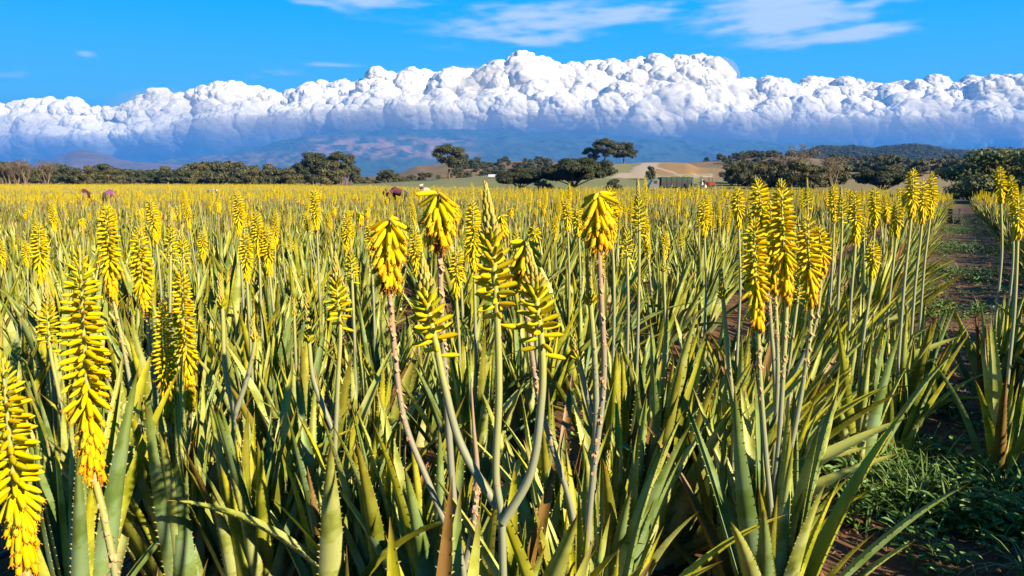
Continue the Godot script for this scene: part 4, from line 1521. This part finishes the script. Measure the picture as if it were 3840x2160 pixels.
	for s: float in [-1.0, 1.0]:
		bars.append([simple_tube(PackedVector3Array([Vector3(s * 8, 0, 0), Vector3(s * 6.5, hh, 0)]), 0.35, 0.25, Color.WHITE, 4), Transform3D()])
		for i in 6:
			var y0 := hh * i / 6.0
			bars.append([simple_tube(PackedVector3Array([Vector3(s * lerpf(8, 6.5, i / 6.0), y0, 0), Vector3(s * lerpf(4.5, 5.0, (i + 1) / 6.0), hh * (i + 1) / 6.0, 0)]), 0.15, 0.15, Color.WHITE, 3), Transform3D()])
	part("tower", join(bars), M.steel, pylon)
	part("crossarm", box(Vector3(26, 0.7, 0.7)), M.steel, pylon, Transform3D(Basis(), Vector3(0, hh - 1.0, 0)))
	part("crossarm", box(Vector3(18, 0.5, 0.5)), M.steel, pylon, Transform3D(Basis(), Vector3(0, hh - 6.0, 0)))

# ---------------------------------------------------------------- trees
func limb(a: Vector3, b: Vector3, r0: float, r1: float, list: Array, sides := 6) -> void:
	var mid := a.lerp(b, 0.5) + Vector3(rng.randf_range(-1, 1), rng.randf_range(-0.3, 0.6), rng.randf_range(-1, 1)) * a.distance_to(b) * 0.10
	list.append([simple_tube(smooth_path([a, mid, b], 4), r0, r1, Color(0.10, 0.072, 0.05), sides), Transform3D()])

func crown_mesh(blobs: Array, per: float, leaf: float, tones: Array, flat := 0.0) -> ArrayMesh:
	# leaf sprays through the outer part of each blob: [centre, radii]
	var pos := PackedVector3Array()
	var nor := PackedVector3Array()
	var col := PackedColorArray()
	var idx := PackedInt32Array()
	for b in blobs:
		var c: Vector3 = b[0]
		var rad: Vector3 = b[1]
		var count := int(per * (rad.x * rad.y + rad.x * rad.z + rad.y * rad.z))
		var blob_tone := rng.randf()
		for i in count:
			var d := Vector3(rng.randfn(), rng.randfn(), rng.randfn()).normalized()
			var s := pow(rng.randf(), 0.40)
			var p := c + d * rad * s * rng.randf_range(0.9, 1.08)
			var n := (d + Vector3(rng.randf_range(-1, 1), rng.randf_range(-0.2, 1.2), rng.randf_range(-1, 1)) * 0.8).normalized()
			if flat > 0.0:
				n = n.lerp(Vector3.UP, flat).normalized()
			var x := n.cross(Vector3(rng.randf_range(-1, 1), rng.randf_range(-1, 1), rng.randf_range(-1, 1))).normalized()
			var y := n.cross(x)
			var l := leaf * rng.randf_range(0.6, 1.35)
			var w := l * rng.randf_range(0.35, 0.6)
			var k := pos.size()
			pos.append_array([p - x * l, p - y * w + n * w * 0.3, p + x * l, p + y * w + n * w * 0.25])
			nor.append_array([n, n, n, n])
			var t: Color = (tones[0] as Color).lerp(tones[1], clampf(blob_tone * 0.5 + rng.randf() * 0.5, 0, 1))
			if rng.randf() < 0.04:
				t = tones[2]
			col.append_array([t, t, t, t])
			idx.append_array([k, k + 2, k + 1, k, k + 3, k + 2])
	return arrays(pos, nor, col, idx)

func make_tree(called: String, kind: String, h: float, w: float, tones: Array, leaf: float, per: float) -> Node3D:
	# a tree standing on the origin: trunk with limbs, and a crown
	var wood := []
	var blobs := []
	var t := Node3D.new()
	t.name = called
	match kind:
		"umbrella":
			var fork := Vector3(0, h * 0.22, 0)
			limb(Vector3(0, -0.3, 0), fork, h * 0.045, h * 0.034, wood, 8)
			for i in 13:
				var a := TAU * i / 13.0 + rng.randf_range(-0.3, 0.3)
				var e := Vector3(cos(a) * w * rng.randf_range(0.12, 0.42), h * rng.randf_range(0.48, 0.80), sin(a) * w * rng.randf_range(0.12, 0.42))
				limb(fork, e, h * 0.022, h * 0.008, wood, 5)
				for k in 3:
					var q := e + Vector3(rng.randf_range(-1, 1) * w * 0.13, rng.randf_range(-0.08, 0.16) * h, rng.randf_range(-1, 1) * w * 0.13)
					blobs.append([q, Vector3(w * rng.randf_range(0.11, 0.18), h * rng.randf_range(0.08, 0.14), w * rng.randf_range(0.11, 0.18))])
			for i in 5:
				blobs.append([Vector3(rng.randf_range(-0.2, 0.2) * w, h * rng.randf_range(0.80, 0.93), rng.randf_range(-0.2, 0.2) * w), Vector3(w * 0.15, h * 0.08, w * 0.15)])
		"round":
			var fork := Vector3(rng.randf_range(-0.02, 0.02) * h, h * 0.30, 0)
			limb(Vector3(0, -0.3, 0), fork, h * 0.034, h * 0.027, wood, 8)
			for i in 17:
				var a := i * 2.4
				var y := h * rng.randf_range(0.42, 0.90)
				var reach := w * 0.40 * sqrt(maxf(0.1, 1.0 - pow((y / h - 0.60) / 0.42, 2.0)))
				var e := Vector3(cos(a) * reach, y, sin(a) * reach)
				limb(fork + Vector3(0, (y - fork.y) * 0.3, 0), e, h * 0.014, h * 0.005, wood, 5)
				blobs.append([e, Vector3(w * rng.randf_range(0.13, 0.2), h * rng.randf_range(0.08, 0.13), w * rng.randf_range(0.13, 0.2))])
				blobs.append([e * Vector3(0.6, 1.0, 0.6) + Vector3(0, rng.randf_range(-0.05, 0.1) * h, 0), Vector3(w * 0.13, h * 0.09, w * 0.13)])
			blobs.append([Vector3(0, h * 0.92, 0), Vector3(w * 0.14, h * 0.08, w * 0.14)])
		"scrub":
			for i in 3:
				var a := TAU * i / 3.0 + rng.randf()
				limb(Vector3(cos(a) * 0.1, -0.2, sin(a) * 0.1), Vector3(cos(a) * w * 0.22, h * 0.6, sin(a) * w * 0.22), h * 0.022, h * 0.007, wood, 5)
			for i in 20:
				var a := i * 2.4
				var y := h * rng.randf_range(0.12, 0.84)
				var reach := w * 0.36 * sqrt(maxf(0.12, 1.0 - pow((y / h - 0.42) / 0.55, 2.0))) * sqrt(rng.randf())
				blobs.append([Vector3(cos(a) * reach, y, sin(a) * reach), Vector3(w * rng.randf_range(0.12, 0.2), h * rng.randf_range(0.10, 0.17), w * rng.randf_range(0.12, 0.2))])
		"bare":
			for i in 4:
				var a := TAU * i / 4.0 + rng.randf()
				var e := Vector3(cos(a) * w * 0.2, h * rng.randf_range(0.5, 0.65), sin(a) * w * 0.2)
				limb(Vector3(0, -0.2, 0), e, h * 0.022, h * 0.010, wood, 5)
				for k in 6:
					var f := e + Vector3(rng.randf_range(-0.22, 0.22) * w, rng.randf_range(0.12, 0.38) * h, rng.randf_range(-0.22, 0.22) * w)
					limb(e.lerp(Vector3.ZERO, rng.randf() * 0.4), f, h * 0.007, h * 0.002, wood, 3)
					for q in 4:
						limb(e.lerp(f, rng.randf_range(0.4, 1.0)), f + Vector3(rng.randf_range(-0.14, 0.14) * w, rng.randf_range(-0.05, 0.14) * h, rng.randf_range(-0.14, 0.14) * w), h * 0.003, h * 0.0015, wood, 3)
					blobs.append([f, Vector3(w * 0.13, h * 0.10, w * 0.13)])
	part("trunk", join(wood), M.bark if kind != "bare" else M.grey_bark, t)
	part("crown", crown_mesh(blobs, per, leaf, tones, 0.45 if kind == "umbrella" else 0.0), M.crown, t)
	return t

func place_tree(proto: Node3D, called: String, label: String, u: float, depth: float, size: Vector3, group := "", foot_v := -1.0) -> void:
	var c: Node3D = proto.duplicate()
	c.name = numbered(called)
	add_child(c)
	var p := at(u, HORIZON, depth)
	if foot_v > 0.0:
		p = at(u, foot_v, depth)
	else:
		p.y = ground_height(p.x, p.z)
	c.position = p
	c.rotation.y = rng.randf() * TAU
	c.scale = size
	tag(c, label, "tree" if called != "shrub" else "shrub", group)

func build_trees() -> void:
	rng.seed = 818
	var dark := [Color(0.017, 0.025, 0.007), Color(0.034, 0.041, 0.009), Color(0.068, 0.063, 0.015)]
	var green := [Color(0.025, 0.034, 0.011), Color(0.046, 0.053, 0.014), Color(0.073, 0.068, 0.020)]
	var olive := [Color(0.043, 0.046, 0.012), Color(0.073, 0.065, 0.017), Color(0.102, 0.082, 0.021)]
	var brown := [Color(0.082, 0.063, 0.023), Color(0.116, 0.087, 0.032), Color(0.135, 0.107, 0.034)]
	var twig := [Color(0.087, 0.070, 0.048), Color(0.107, 0.082, 0.058), Color(0.107, 0.092, 0.039)]
	# single trees that stand out; sizes from their height in the picture at their distance
	var big := make_tree("t", "scrub", 5.3, 15.5, [Color(0.024, 0.037, 0.008), Color(0.066, 0.080, 0.012), Color(0.15, 0.14, 0.022)], 0.17, 125.0)
	place_tree(big, "spreading_tree", "broad dark spreading tree at the end of the yellow rows", 3870, 62.0, Vector3(1, 1.02, 1))
	var acacia := make_tree("t", "umbrella", 4.3, 9.4, dark, 0.16, 300.0)
	place_tree(acacia, "umbrella_tree", "flat topped dark tree standing in the yellow field before the pale track", 2155, 102.0, Vector3(1.0, 1.12, 1.0))
	place_tree(acacia, "umbrella_tree", "lower dark spreading tree beside the flat topped field tree", 1950, 106.0, Vector3(0.80, 0.85, 0.8))
	place_tree(acacia, "umbrella_tree", "small dark spreading tree on the dry ground near the brown thicket", 3315, 84.0, Vector3(0.62, 0.80, 0.62))
	var bush := make_tree("t", "scrub", 2.3, 3.4, dark, 0.13, 240.0)
	place_tree(bush, "shrub", "low dark shrub at the foot of the flat topped field tree", 2300, 100.0, Vector3(0.85, 0.95, 0.85))
	place_tree(bush, "shrub", "small dark shrub in front of the white truck cab", 2438, 150.0, Vector3(0.8, 1.2, 0.8))
	place_tree(make_tree("t", "scrub", 2.0, 3.2, brown, 0.12, 260.0), "shrub", "yellowish dry shrub between the two dark field trees", 2035, 101.0, Vector3(1.1, 1.1, 1.1))
	var round1 := make_tree("t", "round", 11.0, 11.5, dark, 0.30, 44.0)
	var round2 := make_tree("t", "round", 11.0, 10.0, green, 0.30, 44.0)
	place_tree(round1, "round_tree", "tall dark round tree, first of a close pair before the long treeline", 1170, 214.0, Vector3(0.86, 0.86, 0.86))
	place_tree(round2, "round_tree", "tall dark uneven tree, second of a close pair before the long treeline", 1282, 216.0, Vector3(0.80, 0.85, 0.80))
	place_tree(round1, "round_tree", "smaller dark tree leaning against the close pair before the treeline", 1228, 217.0, Vector3(0.7, 0.74, 0.7))
	place_tree(round2, "round_tree", "lone round dark tree on the green meadow", 1685, 215.0, Vector3(0.95, 0.88, 0.95))
	place_tree(round2, "round_tree", "tall green tree on the crest beside the pale track", 2268, 262.0, Vector3(0.88, 0.84, 0.88), "", 622.0)
	place_tree(round1, "round_tree", "rounded dark tree on the crest touching the tall green tree", 2338, 266.0, Vector3(0.80, 0.76, 0.80), "", 622.0)
	place_tree(round2, "round_tree", "small tree on the crest behind the flat topped field tree", 2215, 268.0, Vector3(0.6, 0.62, 0.6), "", 626.0)
	# the long treeline beyond the field, tree by tree
	var kinds := [
		["scrub_tree", make_tree("t", "scrub", 6.0, 7.0, green, 0.27, 60.0), "dark green rounded tree in the long treeline beyond the field", "dark trees of the treeline"],
		["scrub_tree", make_tree("t", "scrub", 6.0, 7.6, olive, 0.27, 60.0), "olive green spreading tree in the long treeline beyond the field", "olive trees of the treeline"],
		["scrub_tree", make_tree("t", "scrub", 5.0, 6.0, brown, 0.25, 60.0), "dry yellow brown tree in the long treeline beyond the field", "dry trees of the treeline"],
		["bare_tree", make_tree("t", "bare", 6.5, 6.0, twig, 0.13, 26.0), "grey leafless tree in the long treeline beyond the field", "bare trees of the treeline"],
		["scrub_tree", make_tree("t", "round", 7.0, 6.6, green, 0.27, 60.0), "taller dark tree rising from the long treeline", "tall trees of the treeline"]]
	var u := -160.0
	while u < 1760.0:
		var q := rng.randf()
		var k: Array = kinds[0] if q < 0.36 else (kinds[1] if q < 0.70 else (kinds[2] if q < 0.84 else (kinds[4] if q < 0.95 else kinds[3])))
		var depth := rng.randf_range(206.0, 262.0)
		var z := rng.randf_range(0.78, 1.15) * (0.62 if u > 1330.0 else 1.0)
		if u > 1380.0:
			depth += 40.0
		if absf(u - 1685.0) < 85.0:
			z *= 0.6
		place_tree(k[1], k[0], k[2], u, depth, Vector3(z, z * rng.randf_range(0.82, 1.1), z), k[3])
		u += rng.randf_range(11.0, 25.0)
	for e in [[30, 0.0], [60, 1.0], [175, 0.9], [95, 0.8]]:
		place_tree(kinds[3][1], "bare_tree", kinds[3][2], e[0], 200.0, Vector3.ONE * rng.randf_range(0.95, 1.15), kinds[3][3])
	place_tree(kinds[0][1], "scrub_tree", "tallest rounded dark tree standing above the long treeline", 815, 208.0, Vector3(1.0, 1.28, 1.0))
	# thicket on the dry ground to the other side of the track
	u = 2740.0
	while u < 3180.0:
		var q := rng.randf()
		var k: Array = kinds[1] if q < 0.40 else (kinds[2] if q < 0.62 else (kinds[3] if q < 0.85 else kinds[0]))
		place_tree(k[1], k[0], (k[2] as String).replace("in the long treeline beyond the field", "in the brown thicket on the dry ground"), u, rng.randf_range(112.0, 150.0), Vector3.ONE * rng.randf_range(0.55, 0.82), (k[3] as String).replace("treeline", "thicket"))
		u += rng.randf_range(14.0, 30.0)
	place_tree(kinds[3][1], "bare_tree", "tall pale leafless tree in the brown thicket", 3010, 118.0, Vector3(0.9, 1.0, 0.9))
	place_tree(kinds[3][1], "bare_tree", "reddish grey leafless tree at the edge of the brown thicket", 3125, 112.0, Vector3(0.75, 0.72, 0.75))
	place_tree(round1, "round_tree", "thin dark tree standing before the brown thicket", 2762, 118.0, Vector3(0.28, 0.40, 0.28))
	u = 3120.0
	while u < 3640.0:
		var k: Array = kinds[0] if rng.randf() < 0.7 else kinds[1]
		place_tree(k[1], k[0], "green tree in the wood under the dark ridge", u, rng.randf_range(250.0, 330.0), Vector3.ONE * rng.randf_range(0.9, 1.25), "trees of the wood under the ridge")
		u += rng.randf_range(14.0, 26.0)
	# scattered scrub on the hills reads as one mass
	var list := []
	for i in 1700:
		var uu := rng.randf_range(1420.0, 3900.0)
		var f := rng.randf_range(300.0, 500.0)
		if n_big.get_noise_2d(uu * 0.12, f * 0.12) < -0.08:
			continue
		var p := at(uu, HORIZON, f)
		p.y = ground_height(p.x, p.z)
		var z := rng.randf_range(0.35, 0.85)
		list.append(Transform3D(Basis(Vector3.UP, rng.randf() * TAU).scaled(Vector3(z, z * rng.randf_range(0.7, 1.1), z)), p))
	var proto: Node3D = kinds[0][1]
	var s := scatter("hill_scrub", (proto.get_node("crown") as MeshInstance3D).mesh, M.crown, list, self)
	tag(s, "dark low scrub scattered over the dry hills", "scrub")
	list = []
	for i in 3200:
		var uu := rng.randf_range(2850.0, 4000.0)
		var f := rng.randf_range(1150.0, 1720.0)
		var t := (f - 1000.0) / 700.0
		var top := crest_height(R3, uu, 1700.0)
		var p := Vector3((uu - 1920.0) / F * f, lerpf(-4.0, top, pow(ss(0.0, 1.0, t), 0.9) * 0.6 + 0.4 * t) - 1.0, -f)
		var z := rng.randf_range(1.2, 2.2)
		list.append(Transform3D(Basis(Vector3.UP, rng.randf() * TAU).scaled(Vector3(z, z * 0.8, z)), p))
	var w := scatter("ridge_wood", (proto.get_node("crown") as MeshInstance3D).mesh, M.crown, list, self)
	tag(w, "dark green wood covering the far ridge", "wood")
	for k in kinds:
		k[1].free()
	for k in [big, acacia, bush, round1, round2]:
		k.free()

# ---------------------------------------------------------------- what lies and grows between the rows
func blade_mesh(l: float, w: float, bend: float, c0: Color, c1: Color) -> ArrayMesh:
	var st := SurfaceTool.new()
	st.begin(Mesh.PRIMITIVE_TRIANGLES)
	var rows := []
	for i in 6:
		var t := i / 5.0
		var a := 0.15 + bend * t
		rows.append([Vector3(0, sin(PI / 2 - a) * l * t, l * t * sin(a)), w * pow(1.0 - t, 0.6) * (0.5 + t), c0.lerp(c1, t)])
	for i in 5:
		for q in [[i, -1], [i + 1, -1], [i, 1], [i, 1], [i + 1, -1], [i + 1, 1]]:
			var e: Array = rows[q[0]]
			st.set_color(e[2])
			st.add_vertex(e[0] + Vector3(q[1] * e[1], 0, 0))
	st.generate_normals()
	return st.commit()

func oval_mesh(l: float, w: float, c0: Color, c1: Color) -> ArrayMesh:
	var st := SurfaceTool.new()
	st.begin(Mesh.PRIMITIVE_TRIANGLES)
	var prof := [0.05, 0.7, 1.0, 0.75, 0.0]
	for i in 4:
		for s in [-1.0, 1.0]:
			for q in [[i, 0.0], [i + 1, 0.0], [i, s], [i, s], [i + 1, 0.0], [i + 1, s]]:
				var t: float = q[0] / 4.0
				st.set_color(c0.lerp(c1, t))
				st.add_vertex(Vector3(q[1] * w * prof[q[0]], absf(q[1]) * w * 0.35 * prof[q[0]] - t * t * l * 0.2, t * l))
	st.generate_normals()
	return st.commit()

func on_ground(u: float, v: float) -> Vector3:
	var r := ray(u, v)
	var t := EYE / -r.y
	var p := Vector3(0, EYE, 0) + r * t
	return Vector3(p.x, ground_height(p.x, p.z), p.z)

func build_undergrowth() -> void:
	rng.seed = 929
	# drip hoses: [offset from the path, from, to along the row]
	for e in [[1.33, -0.5, 16.0, "black drip hose lying along the soil gap beside the first row"], [2.58, -1.0, 14.0, "black drip hose lying between the second and third row"], [3.82, -2.0, 14.0, "black drip hose lying between the third and fourth row"], [5.06, -3.0, 13.0, "black drip hose lying between the fourth and fifth row"], [7.5, -4.0, 12.0, "black drip hose lying between the sixth and seventh row"]]:
		var pts := []
		var s: float = e[1]
		while s < e[2]:
			var p: Vector3 = row_side * (e[0] + rng.randf_range(-0.03, 0.03)) + row_dir * s
			p.y = ground_height(p.x, p.z) + 0.028 + absf(rng.randfn()) * 0.012
			pts.append(p)
			s += 0.45
		var o := thing("drip_hose", e[3], "hose", pts[0])
		var rel := []
		for p in pts:
			rel.append(p - pts[0])
		var path := smooth_path(rel, rel.size() * 6)
		part("hose_body", simple_tube(path, 0.011, 0.011, Color.WHITE, 8), M.hose, o)
		for i in range(6, path.size() - 6, 18):
			part("coupler", simple_tube(PackedVector3Array([path[i], path[i].lerp(path[i + 1], 0.55)]), 0.0155, 0.0155, Color.WHITE, 8), M.coupler, o)
	# fallen dry leaves
	for e in [[2780, 1740, 0.4], [2900, 1610, 0.9], [1850, 2030, 2.0], [1960, 1700, 2.6], [2330, 1640, 1.2], [1780, 1910, 4.0], [3080, 1580, 0.7], [2010, 2100, 5.3]]:
		var p := on_ground(e[0], e[1])
		var o := part("fallen_leaf", leaf_meshes[4][2], M.leaf, self, Transform3D(Basis(Vector3.UP, e[2]) * Basis(Vector3.RIGHT, 1.35) * Basis.from_scale(Vector3.ONE * 0.75), p + Vector3(0, 0.025, 0)))
		o.name = numbered("fallen_leaf")
		tag(o, "withered brown aloe leaf lying on the soil", "leaf", "withered leaves on the soil")
	# clods, straw and weeds: nobody could count them
	var clod := SphereMesh.new()
	clod.radius = 1.0
	clod.height = 1.5
	clod.radial_segments = 7
	clod.rings = 4
	var ca := clod.get_mesh_arrays()
	var vs: PackedVector3Array = ca[Mesh.ARRAY_VERTEX]
	for i in vs.size():
		vs[i] *= 1.0 + 0.28 * n_soil.get_noise_3dv(vs[i] * 9.0)
	ca[Mesh.ARRAY_VERTEX] = vs
	var clods := ArrayMesh.new()
	clods.add_surface_from_arrays(Mesh.PRIMITIVE_TRIANGLES, ca)
	var where := []
	var straw := []
	var litter := []
	for i in 12000:
		var s := pow(rng.randf(), 1.6) * 13.0 - 0.5
		var o := rng.randf_range(-0.9, 0.6) if rng.randf() < 0.5 else rng.randf_range(0.6, 6.0)
		var p := row_side * o + row_dir * s
		if not in_view(p, 200):
			continue
		p.y = ground_height(p.x, p.z)
		var z := rng.randf_range(0.004, 0.013) * (1.6 if rng.randf() < 0.03 else 0.85)
		where.append(Transform3D(Basis.from_euler(Vector3(rng.randf() * TAU, rng.randf() * TAU, 0)).scaled(Vector3.ONE * z), p + Vector3(0, z * 0.4, 0)))
		for more in 1:
			var q := p + Vector3(rng.randf_range(-0.2, 0.2), 0, rng.randf_range(-0.2, 0.2))
			q.y = ground_height(q.x, q.z) + 0.008
			straw.append(Transform3D(Basis(Vector3.UP, rng.randf() * TAU) * Basis(Vector3.RIGHT, rng.randf_range(1.2, 1.6)) * Basis.from_scale(Vector3.ONE * rng.randf_range(0.5, 1.4)), q))
	var o1 := scatter("soil_clods", clods, M.clod, where, self)
	tag(o1, "small crumbs and clods of red brown soil", "soil")
	var o2 := scatter("straw_litter", blade_mesh(0.13, 0.0022, 0.7, Color(0.315, 0.210, 0.105), Color(0.270, 0.158, 0.075)), M.dry, straw, self)
	tag(o2, "dry straw and leaf scraps strewn over the soil", "litter")
	var weeds := Node3D.new()
	weeds.name = numbered("weeds")
	weeds.set_meta("kind", "stuff")
	tag(weeds, "green weeds sprouting on the path and between the rows", "weeds")
	add_child(weeds)
	var tufts := []
	for k in 3:
		var list := []
		for i in 16:
			var a := i * 2.4 + rng.randf()
			var stem := Vector3(sin(a), 0, cos(a)) * rng.randf_range(0.005, 0.05) + Vector3(0, rng.randf_range(0.01, 0.10), 0)
			list.append([oval_mesh(rng.randf_range(0.025, 0.05), rng.randf_range(0.009, 0.017), Color(0.041, 0.106, 0.016), Color(0.081, 0.162, 0.024)), Transform3D(Basis(Vector3.UP, a) * Basis(Vector3.RIGHT, rng.randf_range(-0.7, 0.2)), stem)])
			if i % 3 == 0:
				list.append([blade_mesh(stem.length(), 0.0012, 0.1, Color(0.081, 0.130, 0.033), Color(0.081, 0.130, 0.033)), Transform3D(Basis(Vector3.UP, a), Vector3.ZERO)])
		tufts.append(join(list))
	var grass := []
	for i in 22:
		grass.append([blade_mesh(rng.randf_range(0.10, 0.26), rng.randf_range(0.0025, 0.005), rng.randf_range(0.4, 1.5), Color(0.049, 0.114, 0.016), Color(0.121, 0.194, 0.033)), Transform3D(Basis(Vector3.UP, rng.randf() * TAU), Vector3(rng.randf_range(-0.02, 0.02), 0, rng.randf_range(-0.02, 0.02)))])
	var tuft := join(grass)
	var spots := [[], [], []]
	var gspots := []
	# [pixel, pixel, radius in metres, tufts, grass]
	for e in [[3500, 1880, 0.38, 110, 60], [3380, 1780, 0.30, 40, 22], [3330, 1520, 0.25, 34, 2], [3500, 1540, 0.2, 12, 1], [3480, 1180, 0.5, 60, 4], [3520, 1040, 0.7, 110, 10], [3560, 940, 1.0, 140, 20], [3580, 860, 1.6, 160, 30], [3300, 1330, 0.3, 34, 3], [80, 1160, 0.5, 90, 4], [200, 1090, 0.6, 90, 2], [560, 1000, 0.8, 110, 2], [900, 1020, 0.7, 90, 2], [330, 1780, 0.25, 50, 2], [830, 2100, 0.2, 26, 1], [1330, 900, 1.0, 60, 0], [220, 1330, 0.3, 40, 0], [3760, 1950, 0.25, 20, 4]]:
		var c := on_ground(e[0], e[1])
		for i in int(e[3]):
			var p: Vector3 = c + Vector3(rng.randfn(), 0, rng.randfn()) * e[2] * 0.55
			p.y = ground_height(p.x, p.z)
			spots[i % 3].append(Transform3D(Basis(Vector3.UP, rng.randf() * TAU).scaled(Vector3.ONE * rng.randf_range(0.6, 1.3)), p))
		for i in int(e[4]):
			var p: Vector3 = c + Vector3(rng.randfn(), 0, rng.randfn()) * e[2] * 0.5
			p.y = ground_height(p.x, p.z)
			gspots.append(Transform3D(Basis(Vector3.UP, rng.randf() * TAU).scaled(Vector3.ONE * rng.randf_range(0.6, 1.2)), p))
	for i in 800:
		var p := row_side * rng.randf_range(-0.7, 0.45) + row_dir * (1.0 + rng.randf() * 40.0)
		p.y = ground_height(p.x, p.z)
		spots[i % 3].append(Transform3D(Basis(Vector3.UP, rng.randf() * TAU).scaled(Vector3.ONE * rng.randf_range(0.4, 1.1)), p))
	for i in 3:
		scatter("weed_tufts", tufts[i], M.weed, spots[i], weeds)
	scatter("grass_tufts", tuft, M.weed, gspots, weeds)

func _ready() -> void:
	var cam := Camera3D.new()
	cam.name = "camera"
	cam.fov = rad_to_deg(2.0 * atan(1080.0 / F))
	cam.near = 0.05
	cam.far = 30000.0
	cam.position = Vector3(0, EYE, 0)
	cam.rotation.x = -pitch
	add_child(cam)
	cam.current = true
	var env := Environment.new()
	env.background_mode = Environment.BG_SKY
	env.tonemap_mode = Environment.TONE_MAPPER_LINEAR
	env.tonemap_exposure = 3.1
	env.sky = Sky.new()
	var pano := PanoramaSkyMaterial.new()
	pano.panorama = ImageTexture.create_from_image(sky_panorama())
	env.sky.sky_material = pano
	env.background_energy_multiplier = 0.335
	env.fog_enabled = true
	env.fog_density = 0.000095
	env.fog_light_color = Color(0.035, 0.28, 0.95).linear_to_srgb()
	env.volumetric_fog_enabled = true
	env.volumetric_fog_density = 0.0
	env.sdfgi_enabled = true
	env.ssao_enabled = true
	env.ssil_enabled = true
	var we := WorldEnvironment.new()
	we.name = "world_environment"
	we.environment = env
	add_child(we)
	var sun := DirectionalLight3D.new()
	sun.name = "sun"
	sun.light_energy = 1.6
	sun.light_color = Color(1.0, 0.92, 0.77)
	sun.light_angular_distance = 0.5
	sun.shadow_enabled = true
	add_child(sun)
	sun.basis = Basis.looking_at(-Vector3(0.76, 0.0, 0.65).normalized() * cos(deg_to_rad(28.0)) - Vector3(0, sin(deg_to_rad(28.0)), 0))
	print("sky ", Time.get_ticks_msec())
	make_materials()
	build_land()
	print("land ", Time.get_ticks_msec())
	build_clouds()
	make_pieces()
	build_field()
	print("field ", Time.get_ticks_msec())
	build_undergrowth()
	build_trees()
	build_things()
	print("trees ", Time.get_ticks_msec())

func make_materials() -> void:
	var grain := mottle(256, 0.03, 3, [[0.2, Color(0.62, 0.60, 0.58)], [0.5, Color(0.92, 0.92, 0.9)], [0.8, Color(1.15, 1.1, 1.05)]])
	M.soil = mat(Color.WHITE, 0.95, true, grain, 3.0, true)
	M.cloud = mat(Color(0.47, 0.47, 0.47), 1.0)
	M.cloud.metallic_specular = 0.0
	M.hill = mat(Color.WHITE, 0.95, true)
	var wax := mottle(256, 0.012, 14, [[0.22, Color(0.52, 0.56, 0.26)], [0.42, Color(0.72, 0.76, 0.42)], [0.50, Color(0.84, 0.86, 0.62)], [0.54, Color(1.0, 1.0, 0.98)], [0.80, Color(1.0, 1.0, 1.0)]], 1.0, 1.7, 420)
	M.leaf = mat(Color.WHITE, 0.46, true, wax, 2.6)
	M.stalk = mat(Color.WHITE, 0.6, true)
	M.petal = mat(Color.WHITE, 0.5, true)
	M.petal.metallic_specular = 0.2
	M.leaf.metallic_specular = 0.35
	M.petal.backlight_enabled = true
	M.petal.backlight = Color(0.22, 0.14, 0.0)
	M.crown = mat(Color.WHITE, 0.7, true)
	M.bark = mat(Color.WHITE, 0.9, true)
	M.grey_bark = mat(Color(1.6, 1.5, 1.45), 0.9, true)
	M.weed = mat(Color.WHITE, 0.55, true)
	M.weed.backlight_enabled = true
	M.weed.backlight = Color(0.05, 0.10, 0.01)
	M.hose = mat(Color(0.022, 0.026, 0.034), 0.5)
	M.coupler = mat(Color(0.035, 0.045, 0.065), 0.45)
	M.clod = mat(Color(0.17, 0.075, 0.036), 0.95)
	M.petal_pale = M.petal.duplicate()
	M.petal_pale.albedo_color = Color(0.92, 0.97, 1.0)
	M.petal_deep = M.petal.duplicate()
	M.petal_deep.albedo_color = Color(1.0, 0.93, 0.8)
	M.dry = mat(Color.WHITE, 0.9, true)
